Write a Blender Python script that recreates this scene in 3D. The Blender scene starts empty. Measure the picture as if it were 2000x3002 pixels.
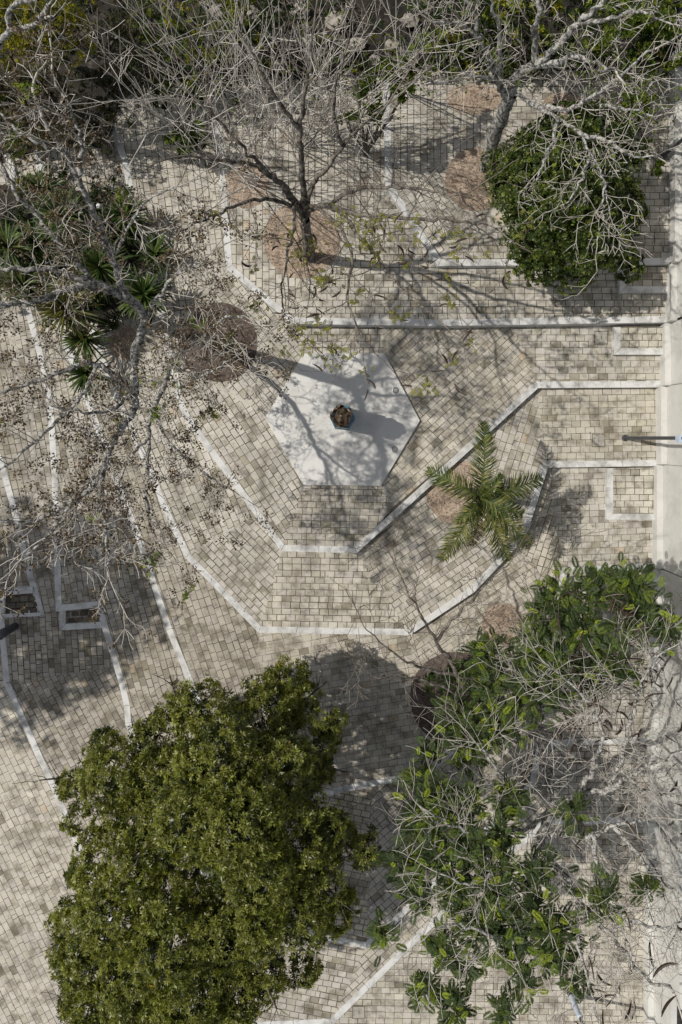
import bpy, math, random
import numpy as np
from mathutils import Vector, Matrix
from mathutils.geometry import tessellate_polygon

# ------------------------------------------------------------------ basics
H, S = 22.0, 0.011            # flying height above z=0 and metres per photo pixel at z=0
NX, NY = 1000.0, 1283.0       # the point straight under the camera, in photo pixels
SUN_EL, SUN_AZ = math.radians(52), math.radians(12)   # sun stands to the left, 12 degrees towards the top
scene = bpy.context.scene
col = scene.collection


def P(px, py, z=0.0):
    k = S * (H - z) / H
    return np.array([(px - NX) * k, (NY - py) * k, z])


def tag(o, label=None, cat=None, group=None, kind=None):
    if label: o['label'] = label
    if cat: o['category'] = cat
    if group: o['group'] = group
    if kind: o['kind'] = kind
    return o


def empty(name, loc, label=None, cat=None, group=None):
    o = bpy.data.objects.new(name, None)
    o.empty_display_size = 0.3
    col.objects.link(o)
    o.location = [float(v) for v in loc]
    return tag(o, label, cat, group)


class MB:
    """collects quads (numpy) with a colour per corner and links them as one mesh object"""
    def __init__(s):
        s.V, s.Q, s.C, s.n = [], [], [], 0

    def add(s, V, Q, c=(1, 1, 1)):
        V = np.asarray(V, float).reshape(-1, 3); Q = np.asarray(Q, np.int64).reshape(-1, 4)
        c = np.asarray(c, float)
        if c.ndim == 1: c = np.broadcast_to(c, (len(Q), 4, 3))
        elif c.ndim == 2: c = np.repeat(c[:, None, :], 4, axis=1)
        s.V.append(V); s.Q.append(Q + s.n); s.C.append(c); s.n += len(V)

    def build(s, name, mat, parent=None, origin=None, smooth=False):
        V = np.concatenate(s.V) if s.V else np.zeros((0, 3)); Q = np.concatenate(s.Q); C = np.concatenate(s.C)
        if origin is None and parent is not None: origin = np.array(parent.location)
        if origin is None: origin = np.zeros(3)
        origin = np.asarray(origin, float)
        V = V - origin
        me = bpy.data.meshes.new(name)
        me.vertices.add(len(V)); me.vertices.foreach_set('co', V.astype(np.float32).ravel())
        me.loops.add(len(Q) * 4); me.loops.foreach_set('vertex_index', Q.astype(np.int32).ravel())
        me.polygons.add(len(Q)); me.polygons.foreach_set('loop_start', np.arange(0, len(Q) * 4, 4, dtype=np.int32))
        me.update(calc_edges=True)
        a = me.color_attributes.new('Col', 'FLOAT_COLOR', 'CORNER')
        c4 = np.concatenate([C.reshape(-1, 3), np.ones((len(Q) * 4, 1))], axis=1)
        a.data.foreach_set('color', c4.astype(np.float32).ravel())
        me.validate(clean_customdata=False)
        if smooth: me.polygons.foreach_set('use_smooth', np.ones(len(me.polygons), bool))
        me.materials.append(mat)
        o = bpy.data.objects.new(name, me); col.objects.link(o)
        if parent is not None: o.parent = parent
        else: o.location = [float(v) for v in origin]
        return o


def poly_obj(name, verts, faces, mat, parent=None, smooth=False, origin=None):
    """one mesh from arbitrary polygons"""
    if origin is None: origin = np.array(parent.location) if parent is not None else np.zeros(3)
    origin = np.asarray(origin, float)
    me = bpy.data.meshes.new(name)
    me.from_pydata([tuple(np.asarray(v, float) - origin) for v in verts], [], [tuple(int(i) for i in f) for f in faces])
    me.update()
    if smooth: me.polygons.foreach_set('use_smooth', np.ones(len(me.polygons), bool))
    me.materials.append(mat)
    o = bpy.data.objects.new(name, me); col.objects.link(o)
    if parent is not None: o.parent = parent
    else: o.location = [float(v) for v in origin]
    return o


# ------------------------------------------------------------------ materials
def new_mat(name):
    m = bpy.data.materials.new(name); m.use_nodes = True
    nt = m.node_tree; nt.nodes.clear()
    out = nt.nodes.new('ShaderNodeOutputMaterial')
    b = nt.nodes.new('ShaderNodeBsdfPrincipled')
    nt.links.new(b.outputs[0], out.inputs[0])
    return m, nt, b, out


def N(nt, typ, **kw):
    n = nt.nodes.new(typ)
    for k, v in kw.items():
        if k in n.inputs.keys() if hasattr(n.inputs, 'keys') else False: n.inputs[k].default_value = v
        else: setattr(n, k, v)
    return n


def noise(nt, vec, scale, detail=4.0, rough=0.55):
    n = nt.nodes.new('ShaderNodeTexNoise')
    n.inputs['Scale'].default_value = scale; n.inputs['Detail'].default_value = detail; n.inputs['Roughness'].default_value = rough
    if vec is not None: nt.links.new(vec, n.inputs['Vector'])
    return n.outputs['Fac']


def ramp(nt, fac, stops):
    r = nt.nodes.new('ShaderNodeValToRGB')
    e = r.color_ramp.elements
    while len(e) < len(stops): e.new(0.5)
    for i, (p, c) in enumerate(stops):
        e[i].position = p
        e[i].color = (c, c, c, 1) if isinstance(c, (int, float)) else (*c, 1)
    nt.links.new(fac, r.inputs[0])
    return r.outputs[0]


def mul(nt, a, b, fac=1.0, mode='MULTIPLY'):
    m = nt.nodes.new('ShaderNodeMix'); m.data_type = 'RGBA'; m.blend_type = mode
    m.inputs[0].default_value = fac
    for sock, v in ((m.inputs[6], a), (m.inputs[7], b)):
        if isinstance(v, (tuple, list)): sock.default_value = (*v[:3], 1)
        else: nt.links.new(v, sock)
    return m.outputs[2]


def mixf(nt, fac, a, b):
    o = mul(nt, a, b, 1.0, 'MIX')
    nt.links.new(fac, o.node.inputs[0])
    return o


def geo_pos(nt):
    return nt.nodes.new('ShaderNodeNewGeometry').outputs['Position']


def attr(nt):
    a = nt.nodes.new('ShaderNodeAttribute'); a.attribute_name = 'Col'
    return a.outputs['Color']


def bump(nt, b, h, strength=0.3, dist=0.02):
    n = nt.nodes.new('ShaderNodeBump'); n.inputs['Strength'].default_value = strength; n.inputs['Distance'].default_value = dist
    nt.links.new(h, n.inputs['Height']); nt.links.new(n.outputs[0], b.inputs['Normal'])


def mat_paver():
    m, nt, b, _ = new_mat('limestone_pavers')
    p = geo_pos(nt)
    c = attr(nt)
    big = ramp(nt, noise(nt, p, 0.55, 5, 0.6), [(0.30, 0.80), (0.60, 1.04)])
    mid = ramp(nt, noise(nt, p, 2.3, 6, 0.62), [(0.37, (0.36, 0.335, 0.29)), (0.53, (1.0, 1.0, 1.0))])
    fine = ramp(nt, noise(nt, p, 38, 4, 0.7), [(0.30, 0.72), (0.55, 1.06)])
    c = mul(nt, c, big); c = mul(nt, c, mid, 0.7); c = mul(nt, c, fine, 0.8)
    nt.links.new(c, b.inputs['Base Color']); b.inputs['Roughness'].default_value = 0.85
    bump(nt, b, noise(nt, p, 55, 4, 0.7), 0.35, 0.006)
    return m


def mat_joint():
    m, nt, b, _ = new_mat('paver_joint_earth')
    p = geo_pos(nt)
    c = ramp(nt, noise(nt, p, 1.4, 5, 0.6), [(0.35, (0.050, 0.042, 0.028)), (0.66, (0.165, 0.140, 0.100))])
    nt.links.new(c, b.inputs['Base Color']); b.inputs['Roughness'].default_value = 0.95
    return m


def mat_concrete(name, base, dark, grime=0.6, rough=0.75, blot=2.0):
    m, nt, b, _ = new_mat(name)
    p = geo_pos(nt)
    f1 = ramp(nt, noise(nt, p, blot, 6, 0.65), [(0.32, dark), (0.56, base)])
    f2 = ramp(nt, noise(nt, p, 45, 4, 0.7), [(0.28, 0.80), (0.5, 1.03)])
    c = mul(nt, base, f1, grime, 'MIX'); c = mul(nt, c, f2, 0.7)
    f3 = ramp(nt, noise(nt, p, 16, 3, 0.5), [(0.66, 1.0), (0.75, 0.6)])
    c = mul(nt, c, f3, 0.6)
    nt.links.new(c, b.inputs['Base Color']); b.inputs['Roughness'].default_value = rough
    bump(nt, b, noise(nt, p, 70, 3, 0.6), 0.15, 0.004)
    return m


def mat_gravel(name, a, d):
    m, nt, b, _ = new_mat(name)
    p = geo_pos(nt)
    v = nt.nodes.new('ShaderNodeTexVoronoi'); v.inputs['Scale'].default_value = 28; nt.links.new(p, v.inputs['Vector'])
    sp = nt.nodes.new('ShaderNodeSeparateColor'); nt.links.new(v.outputs['Color'], sp.inputs[0])
    c = ramp(nt, sp.outputs[0], [(0.0, tuple(x * 0.5 for x in a)), (0.45, a), (1.0, tuple(min(1, x * 1.45) for x in a))])
    c = mul(nt, c, ramp(nt, noise(nt, p, 2.2, 6, 0.65), [(0.33, d), (0.58, (1, 1, 1))]))
    nt.links.new(c, b.inputs['Base Color']); b.inputs['Roughness'].default_value = 0.95
    bump(nt, b, v.outputs['Distance'], 0.8, 0.02)
    return m


def mat_soil():
    m, nt, b, _ = new_mat('dark_leaf_litter_soil')
    p = geo_pos(nt)
    c = ramp(nt, noise(nt, p, 2.6, 8, 0.7), [(0.30, (0.008, 0.007, 0.005)), (0.54, (0.032, 0.027, 0.020)), (0.76, (0.15, 0.125, 0.10))])
    c = mul(nt, c, ramp(nt, noise(nt, p, 0.5, 3, 0.5), [(0.35, 0.6), (0.65, 1.2)]))
    nt.links.new(c, b.inputs['Base Color']); b.inputs['Roughness'].default_value = 1.0
    bump(nt, b, noise(nt, p, 18, 6, 0.7), 0.9, 0.05)
    return m


def mat_leaf(name, rough=0.42, trans=0.30, spec=0.5):
    m, nt, b, out = new_mat(name)
    c = attr(nt)
    c2 = mul(nt, c, ramp(nt, noise(nt, geo_pos(nt), 9, 3, 0.6), [(0.3, 0.75), (0.7, 1.15)]))
    nt.links.new(c2, b.inputs['Base Color']); b.inputs['Roughness'].default_value = rough
    b.inputs['Specular IOR Level'].default_value = spec
    t = nt.nodes.new('ShaderNodeBsdfTranslucent')
    c3 = mul(nt, c2, (1.25, 1.25, 0.45))
    nt.links.new(c3, t.inputs[0])
    mx = nt.nodes.new('ShaderNodeMixShader'); mx.inputs[0].default_value = trans
    nt.links.new(b.outputs[0], mx.inputs[1]); nt.links.new(t.outputs[0], mx.inputs[2])
    nt.links.new(mx.outputs[0], out.inputs[0])
    return m


def mat_bark(name, pale, dark, scale=11.0, lo=0.44, hi=0.55):
    m, nt, b, _ = new_mat(name)
    p = geo_pos(nt)
    c = ramp(nt, noise(nt, p, scale, 6, 0.7), [(lo, dark), (hi, pale)])
    c = mul(nt, c, attr(nt))
    c = mul(nt, c, ramp(nt, noise(nt, p, 60, 3, 0.6), [(0.3, 0.7), (0.6, 1.1)]), 0.8)
    nt.links.new(c, b.inputs['Base Color']); b.inputs['Roughness'].default_value = 0.9
    bump(nt, b, noise(nt, p, 30, 5, 0.7), 0.6, 0.02)
    return m


def mat_plain(name, c, rough=0.5, metal=0.0, var=0.25, scale=12):
    m, nt, b, _ = new_mat(name)
    p = geo_pos(nt)
    cc = mul(nt, c, ramp(nt, noise(nt, p, scale, 5, 0.6), [(0.3, 1 - var), (0.65, 1 + var)]))
    nt.links.new(cc, b.inputs['Base Color']); b.inputs['Roughness'].default_value = rough; b.inputs['Metallic'].default_value = metal
    return m


def mat_two(name, a, d, scale, rough, metal, lo=0.42, hi=0.6):
    m, nt, b, _ = new_mat(name)
    p = geo_pos(nt)
    c = ramp(nt, noise(nt, p, scale, 5, 0.65), [(lo, d), (hi, a)])
    nt.links.new(c, b.inputs['Base Color']); b.inputs['Roughness'].default_value = rough; b.inputs['Metallic'].default_value = metal
    bump(nt, b, noise(nt, p, scale * 2, 4, 0.6), 0.4, 0.01)
    return m


M = dict(
    paver=mat_paver(), joint=mat_joint(),
    kerb=mat_concrete('white_concrete_kerb', (0.60, 0.595, 0.575), (0.29, 0.285, 0.262), 0.95, 0.8, 2.2),
    slab=mat_concrete('polished_white_concrete', (0.61, 0.60, 0.57), (0.46, 0.445, 0.415), 0.9, 0.6, 1.3),
    wall=mat_concrete('white_painted_plaster', (0.57, 0.562, 0.525), (0.44, 0.43, 0.395), 0.8, 0.85, 1.1),
    cover=mat_concrete('grey_concrete_cover', (0.36, 0.34, 0.29), (0.20, 0.19, 0.16), 0.9, 0.9, 6),
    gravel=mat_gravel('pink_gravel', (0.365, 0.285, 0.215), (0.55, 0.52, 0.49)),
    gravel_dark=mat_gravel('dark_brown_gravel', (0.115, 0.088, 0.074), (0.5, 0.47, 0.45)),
    soil=mat_soil(),
    asphalt=mat_plain('asphalt', (0.05, 0.05, 0.052), 0.9, 0, 0.3, 20),
    rock=mat_concrete('weathered_rock', (0.36, 0.33, 0.28), (0.12, 0.10, 0.085), 1.0, 0.95, 5),
    leaf=mat_leaf('glossy_leaf', 0.40, 0.36, 0.5), leaf_soft=mat_leaf('soft_leaf', 0.65, 0.38, 0.18),
    leaf_dry=mat_leaf('dry_leaf', 0.85, 0.15, 0.15), blade=mat_leaf('sword_leaf', 0.55, 0.15, 0.25),
    bark_pale=mat_bark('pale_lichen_bark', (0.44, 0.43, 0.40), (0.085, 0.08, 0.07)),
    twig_mid=mat_bark('grey_brown_twig_bark', (0.58, 0.54, 0.48), (0.24, 0.215, 0.18), 5, 0.33, 0.60),
    twig_pale=mat_bark('pale_twig_bark', (0.72, 0.68, 0.62), (0.38, 0.35, 0.31), 5, 0.3, 0.6),
    bark_dark=mat_bark('dark_rough_bark', (0.23, 0.205, 0.17), (0.045, 0.038, 0.030), 7, 0.42, 0.62),
    twig_dark=mat_bark('brown_twig_bark', (0.25, 0.215, 0.175), (0.09, 0.075, 0.06), 5, 0.35, 0.65),
    pod=mat_plain('dark_seed_pod', (0.040, 0.024, 0.017), 0.5, 0, 0.5, 14),
    steel=mat_plain('black_painted_steel', (0.045, 0.047, 0.055), 0.45, 0.0, 0.2, 8),
    box=mat_plain('pale_blue_box', (0.45, 0.52, 0.62), 0.5, 0.0, 0.1, 8),
    bronze=mat_two('weathered_bronze', (0.36, 0.25, 0.16), (0.055, 0.040, 0.030), 11, 0.34, 0.75, 0.40, 0.64),
    tile=mat_two('blue_patina', (0.13, 0.27, 0.35), (0.030, 0.065, 0.105), 6, 0.3, 0.2, 0.38, 0.6),
    glass=mat_plain('frosted_lens', (0.42, 0.42, 0.40), 0.2, 0, 0.1, 10),
    steel_ring=mat_plain('brushed_steel_ring', (0.30, 0.30, 0.29), 0.35, 0.7, 0.2, 10),
    globe=mat_plain('white_globe', (0.75, 0.76, 0.75), 0.3, 0, 0.05, 5),
)

# ------------------------------------------------------------------ terraces
Z = dict(F=-0.70, E=-0.50, D=-0.30, C=-0.08, B=0.20, A=0.45, T=0.85, M=1.10)

# kerb lines in photo pixels (each one the outer edge of its terrace)
K = {}
K['A'] = [(300, 200), (317, 277), (335, 388), (366, 469), (384, 567), (506, 1061), (526, 1172), (550, 1226), (829, 1607), (1043, 1612), (1575, 1128), (1945, 1126)]
K['B'] = [(85, 200), (112, 478), (134, 571), (230, 860), (333, 1150), (378, 1245), (438, 1373), (479, 1479), (516, 1557), (551, 1630), (762, 1846), (1199, 1853), (1385, 1729), (1514, 1592), (1543, 1544), (1600, 1362), (1940, 1357)]
K['C'] = [(-20, 200), (0, 380), (150, 900), (272, 1214), (312, 1330), (366, 1473), (411, 1589), (451, 1712), (496, 1845), (554, 1988), (610, 2130), (740, 2385), (919, 2337), (1008, 2314), (1254, 2265), (1500, 2050), (1640, 1760), (1655, 1673), (1930, 1659)]
K['D'] = [(-120, 200), (107, 1000), (134, 1103), (147, 1187), (154, 1290), (160, 1390), (172, 1783), (288, 1772), (330, 1912), (357, 2002), (372, 2069), (376, 2120), (430, 2300), (600, 2560), (945, 2747), (1075, 2772), (1146, 2712), (1338, 2524), (1560, 2300), (1585, 2180), (1930, 2168)]
K['E'] = [(-250, 900), (0, 1348), (22, 1424), (58, 1558), (71, 1622), (120, 1797), (3, 1803), (7, 1868), (20, 2002), (107, 2200), (153, 2300), (260, 2550), (400, 2850), (640, 3010), (972, 2996), (1182, 2790), (1340, 2640), (1600, 2410), (1930, 2404)]
K['T'] = [(625, 200), (647, 469), (660, 620), (672, 783), (858, 940), (1300, 946), (1975, 935)]
K['M'] = [(1133, 215), (1137, 400), (1141, 545), (1290, 770), (1985, 765)]

right_top = {'A': [(2030, 1126), (2030, 200)]}


def outline(k):
    pts = list(K[k])
    if k in ('A', 'B', 'C', 'D', 'E', 'T', 'M'):
        pts = pts + [(2030, pts[-1][1]), (2030, 200)]
    if k == 'E': pts = [(-250, 200)] + pts
    return pts


def in_poly(x, y, poly):
    c = False; n = len(poly)
    for i in range(n):
        x1, y1 = poly[i]; x2, y2 = poly[i - 1]
        if (y1 > y) != (y2 > y) and x < (x2 - x1) * (y - y1) / (y2 - y1) + x1: c = not c
    return c


OUT = {k: outline(k) for k in K}


def ground_z(px, py):
    for k in ('M', 'T', 'A', 'B', 'C', 'D', 'E'):
        if in_poly(px, py, OUT[k]): return Z[k]
    return Z['F']


def slab_mesh(name, pts, z, depth, mat):
    V = [P(x, y, z) for x, y in pts]; n = len(V)
    V2 = [np.array([v[0], v[1], z - depth]) for v in V]
    tris = tessellate_polygon([[Vector(v) for v in V]])
    faces = []
    for t in tris:
        a, b, c = (V[i] for i in t)
        faces.append(t if (b[0]-a[0])*(c[1]-a[1])-(b[1]-a[1])*(c[0]-a[0]) > 0 else t[::-1])
    faces += [(i, i + n, (i + 1) % n + n, (i + 1) % n) for i in range(n)]
    return poly_obj(name, V + V2, faces, mat)


def clip(poly, conv):
    """Sutherland-Hodgman, conv counter-clockwise"""
    out = poly
    for i in range(len(conv)):
        a = conv[i]; b = conv[(i + 1) % len(conv)]
        ex, ey = b[0] - a[0], b[1] - a[1]
        inp, out = out, []
        if not inp: return []
        for j in range(len(inp)):
            p = inp[j]; q = inp[(j + 1) % len(inp)]
            sp = ex * (p[1] - a[1]) - ey * (p[0] - a[0]); sq = ex * (q[1] - a[1]) - ey * (q[0] - a[0])
            if sp >= 0: out.append(p)
            if (sp >= 0) != (sq >= 0):
                t = sp / (sp - sq); out.append((p[0] + t * (q[0] - p[0]), p[1] + t * (q[1] - p[1])))
    return out


def hull(pts):
    pts = sorted(set(pts))
    def half(ps):
        h = []
        for p in ps:
            while len(h) > 1 and (h[-1][0]-h[-2][0])*(p[1]-h[-2][1])-(h[-1][1]-h[-2][1])*(p[0]-h[-2][0]) <= 0: h.pop()
            h.append(p)
        return h[:-1]
    return half(pts) + half(pts[::-1])


PL, PW = 0.300, 0.203
rp = random.Random(7)


class Pavers:
    def __init__(s): s.V, s.F, s.C = [], [], []

    def sector(s, pxpts, z, ang, tone=(1, 1, 1), stain=0.06, gap=0.021, L=PL, W=PW, dens=1.0):
        conv = hull([tuple(P(x, y, z)[:2]) for x, y in pxpts])
        a = -math.radians(ang); ca, sa = math.cos(a), math.sin(a)
        loc = [(x * ca + y * sa, -x * sa + y * ca) for x, y in conv]
        u0, u1 = min(p[0] for p in loc), max(p[0] for p in loc); v0, v1 = min(p[1] for p in loc), max(p[1] for p in loc)
        j0, j1 = int(v0 / W) - 1, int(v1 / W) + 1
        for j in range(j0, j1 + 1):
            wob = rp.uniform(-0.02, 0.02)
            off = (j % 2) * L * 0.5 + wob
            u = math.floor(u0 / L) * L - L + off
            while u < u1 + L:
                l = L * rp.uniform(0.97, 1.03) if rp.random() > 0.03 else L * 0.5
                g = gap * rp.uniform(0.7, 1.3) * 0.5
                if u + l > u0 and u < u1:
                    x0, x1_, y0, y1 = u + g, u + l - g, j * W + g + rp.uniform(-.003, .003), (j + 1) * W - g + rp.uniform(-.003, .003)
                    q = [(x0, y0), (x1_, y0), (x1_, y1), (x0, y1)]
                    q = [(x + rp.uniform(-.004, .004), y + rp.uniform(-.004, .004)) for x, y in q]
                    q = clip(q, loc)
                    if len(q) >= 3:
                        b = rp.gauss(1, 0.045)
                        c = [0.505 * b, 0.472 * b * rp.uniform(.99, 1.01), 0.407 * b * rp.uniform(.97, 1.03)]
                        r = rp.random()
                        if r < stain * .6: k = rp.uniform(0.45, 0.8); c = [c[0] * k * 1.03, c[1] * k, c[2] * k * 0.91]
                        elif r < stain * 1.5: k = rp.uniform(0.82, 0.95); c = [c[0] * k, c[1] * k, c[2] * k * 0.95]
                        elif r > 0.992: c = [c[0] * 1.0, c[1] * .90, c[2] * .78]
                        c = [c[i] * tone[i] for i in range(3)]
                        zz = z + 0.004 + rp.uniform(0, 0.003); tx, ty = rp.uniform(-.008, .008), rp.uniform(-.008, .008)
                        base = len(s.V)
                        dark = rp.random() < 0.10 + stain
                        cx = sum(p[0] for p in q) / len(q); cy = sum(p[1] for p in q) / len(q)
                        for (x, y) in q:
                            s.V.append((x * ca - y * sa, x * sa + y * ca, zz + tx * (x - cx) + ty * (y - cy)))
                            kk = rp.uniform(0.6, 0.88) if (dark and rp.random() < .5) else rp.uniform(0.92, 1.04)
                            s.C.append((c[0] * kk, c[1] * kk, c[2] * kk * (0.97 if kk < .9 else 1), 1))
                        s.F.append(tuple(range(base, base + len(q))))
                u += l

    def build(s, name, label):
        me = bpy.data.meshes.new(name); me.from_pydata(s.V, [], s.F); me.update()
        a = me.color_attributes.new('Col', 'FLOAT_COLOR', 'POINT')
        a.data.foreach_set('color', np.array(s.C, np.float32).ravel())
        me.materials.append(M['paver'])
        o = bpy.data.objects.new(name, me); col.objects.link(o)
        return tag(o, label, None, None, 'structure')


def kerb(name, pts, z, width=0.205, top=0.014, depth=0.75, label=None):
    """mitred concrete strip along photo-pixel points"""
    W = [P(x, y, z + top)[:2] for x, y in pts]; n = len(W)
    L_, R_ = [], []
    for i in range(n):
        d1 = W[i] - W[i - 1] if i > 0 else W[1] - W[0]
        d2 = W[i + 1] - W[i] if i < n - 1 else d1
        d1 = d1 / np.linalg.norm(d1); d2 = d2 / np.linalg.norm(d2)
        n1 = np.array([-d1[1], d1[0]]); n2 = np.array([-d2[1], d2[0]])
        m = n1 + n2; m = m / np.linalg.norm(m); s = width / 2 / max(0.45, float(m @ n1))
        L_.append(W[i] + m * s); R_.append(W[i] - m * s)
    verts, faces = [], []
    for i in range(n - 1):
        seg = max(1, int(np.linalg.norm(W[i + 1] - W[i]) / 1.15))     # cast lengths with a fine joint
        for k in range(seg):
            t0, t1 = k / seg, (k + 1) / seg
            ln = np.linalg.norm(W[i + 1] - W[i]); g = 0.004 / ln
            t0 += g; t1 -= g
            a, b = L_[i] * (1 - t0) + L_[i + 1] * t0, L_[i] * (1 - t1) + L_[i + 1] * t1
            c, d = R_[i] * (1 - t1) + R_[i + 1] * t1, R_[i] * (1 - t0) + R_[i + 1] * t0
            dz = rp.uniform(-.003, .003); zz = z + top + dz
            b0 = len(verts); bev = 0.012; ctr = (a + b + c + d) / 4
            def inn(p): v = ctr - p; l = np.linalg.norm(v); return p + v / l * bev * 1.3
            for p in (a, b, c, d): verts.append((*inn(p), zz))
            for p in (a, b, c, d): verts.append((*p, zz - bev))
            for p in (a, b, c, d): verts.append((*p, zz - depth))
            faces.append((b0 + 3, b0 + 2, b0 + 1, b0))
            for q in range(4):
                q2 = (q + 1) % 4
                faces.append((b0 + q, b0 + q2, b0 + 4 + q2, b0 + 4 + q))
                faces.append((b0 + 4 + q, b0 + 4 + q2, b0 + 8 + q2, b0 + 8 + q))
    o = poly_obj(name, verts, faces, M['kerb'])
    return tag(o, label, None, None, 'structure')


def make_ground():
    # wide terrain sheet
    g = []; n = 24; R = 400
    verts = []; faces = []
    for i in range(n + 1):
        for j in range(n + 1):
            x = -R + 2 * R * i / n; y = -R + 2 * R * j / n
            verts.append((x, y, -1.35))
    for i in range(n):
        for j in range(n): faces.append((i * (n + 1) + j, (i + 1) * (n + 1) + j, (i + 1) * (n + 1) + j + 1, i * (n + 1) + j + 1))
    tag(poly_obj('ground', verts, faces, M['soil']), 'dark bare earth around the terraces', None, None, 'structure')
    # street strip behind the wall
    tag(poly_obj('road', [(10.45, -40, -0.95), (20, -40, -0.95), (20, 40, -0.95), (10.45, 40, -0.95)], [(0, 1, 2, 3)], M['asphalt']), 'grey street behind the white wall', None, None, 'structure')
    # hillside above the top edge of the paving
    nx, ny = 90, 70; verts = []; faces = []
    r = np.random.default_rng(3)
    h = r.normal(0, 1, (nx + 1, ny + 1))
    for _ in range(2): h = (h + np.roll(h, 1, 0) + np.roll(h, -1, 0) + np.roll(h, 1, 1) + np.roll(h, -1, 1)) / 5
    y0 = P(0, 214, 1.1)[1]
    for i in range(nx + 1):
        for j in range(ny + 1):
            x = -22 + 32.0 * i / nx; t = j / ny; y = y0 + 30 * t * t + 8 * t
            verts.append((x, y, (1.16 if x > -4 else 1.16 + max(-1.7, (x + 4) * 0.28)) + 0.10 * (y - y0) + (0.32 * h[i, j] if j > 0 else -0.25)))
    for i in range(nx):
        for j in range(ny): faces.append((i * (ny + 1) + j, (i + 1) * (ny + 1) + j, (i + 1) * (ny + 1) + j + 1, i * (ny + 1) + j + 1))
    tag(poly_obj('hillside', verts, faces, M['soil'], smooth=True), 'dark littered slope above the paving', None, None, 'structure')

    # slabs under the pavers
    big = [(-600, 150), (-600, 3500), (2030, 3500), (2030, 150)]
    for k, pts in [('F', big)] + [(k, OUT[k]) for k in 'EDCBATM']:
        o = slab_mesh('pavement_bed', pts, Z[k], 0.62, M['joint']); tag(o, None, None, None, 'structure')

    n_, w = (1, 1, 1), None
    dirty = (0.80, 0.78, 0.76); mid = (0.93, 0.92, 0.91)
    # F lowest
    p = Pavers(); z = Z['F']
    p.sector([(-600, 700), (-250, 900), (0, 1348), (60, 1558), (122, 1800), (10, 1900), (10, 2002), (-600, 2150)], z, 82, dirty, .12)
    p.sector([(-600, 2150), (10, 1995), (20, 2002), (107, 2200), (260, 2550), (640, 3010), (640, 3500), (-600, 3500)], z, 64, (1, .99, .97), .05, 0.015)
    p.sector([(640, 3000), (972, 2994), (1182, 2788), (1600, 2405), (2030, 2400), (2030, 3500), (640, 3500)], z, 1, (1.0, .99, .97), .06, 0.016)
    p.build('pavement', 'lowest paving of cream blocks at the bottom of the terraces')
    # E
    p = Pavers(); z = Z['E']
    p.sector([(-250, 200), (-120, 200), (107, 1000), (160, 1390), (172, 1790), (120, 1797), (58, 1558), (0, 1348), (-250, 900)], z, 78, dirty, .12)
    p.sector([(3, 1803), (120, 1797), (172, 1783), (288, 1772), (345, 1955), (20, 2002)], z, 86, dirty, .16, .022)
    p.sector([(20, 2002), (345, 1955), (372, 2069), (376, 2120), (430, 2300), (600, 2560), (620, 3005), (400, 2850), (260, 2550), (107, 2200)], z, 62, dirty, .13, .021)
    p.sector([(600, 2560), (945, 2747), (1075, 2772), (972, 2996), (640, 3010)], z, 11, mid, .10)
    p.sector([(1075, 2772), (1338, 2524), (1585, 2180), (1600, 2410), (1182, 2790), (972, 2996)], z, -43, mid, .08)
    p.sector([(1585, 2180), (2030, 2168), (2030, 2404), (1600, 2410)], z, 0, n_, .08)
    p.build('pavement', 'paving of the second lowest terrace')
    # D
    p = Pavers(); z = Z['D']
    p.sector([(-120, 200), (-20, 200), (150, 900), (272, 1214), (366, 1473), (411, 1589), (172, 1783), (160, 1390), (134, 1103), (107, 1000)], z, 80, mid, .12, .02)
    p.sector([(172, 1783), (411, 1589), (451, 1712), (288, 1772)], z, 78, dirty, .14, .02)
    p.sector([(288, 1772), (451, 1712), (496, 1845), (554, 1988), (376, 2070), (357, 2002), (330, 1912)], z, 74, dirty, .14, .02)
    p.sector([(376, 2060), (554, 1988), (740, 2385), (600, 2560), (430, 2300)], z, 66, dirty, .1)
    p.sector([(740, 2385), (1090, 2298), (1075, 2772), (945, 2747), (600, 2560)], z, 12, (.97, .93, .87), .16)
    p.sector([(1090, 2298), (1254, 2265), (1500, 2050), (1585, 2180), (1338, 2524), (1075, 2772)], z, -41, mid, .10)
    p.sector([(1500, 2050), (1640, 1760), (1655, 1673), (1700, 1900), (1585, 2180)], z, -70, n_, .06)
    p.sector([(1440, 2080), (1560, 1900), (1660, 1700), (1600, 2180), (1420, 2440)], z - .006, -55, n_, .06)
    p.sector([(1655, 1673), (2030, 1659), (2030, 2168), (1585, 2180)], z, -1, n_, .06)
    p.build('pavement', 'paving of the third terrace from the bottom')
    # C
    p = Pavers(); z = Z['C']
    p.sector([(-20, 200), (85, 200), (134, 571), (333, 1150), (272, 1214), (150, 900)], z, 74, mid, .08)
    p.sector([(272, 1214), (333, 1150), (551, 1630), (762, 1846), (735, 2060), (740, 2385), (554, 1988), (411, 1589)], z, 71, dirty, .11, .02)
    p.sector([(762, 1846), (1199, 1853), (1254, 2265), (740, 2385), (735, 2060)], z, -10, (.97, .95, .93), .05, .013)
    p.sector([(1199, 1853), (1385, 1729), (1514, 1592), (1640, 1760), (1500, 2050), (1254, 2265)], z, -33, (1.0, .98, .95), .04, .013)
    p.sector([(1514, 1592), (1600, 1362), (1655, 1673), (1640, 1760)], z, -72, (1, .98, .94), .06)
    p.sector([(1600, 1362), (2030, 1357), (2030, 1659), (1655, 1673)], z, -2, n_, .07, .014)
    p.build('pavement', 'paving of the terrace around the outer ring kerb')
    # B
    p = Pavers(); z = Z['B']
    p.sector([(85, 200), (300, 200), (384, 567), (420, 713), (134, 571)], z, 82, mid, .06)
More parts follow.
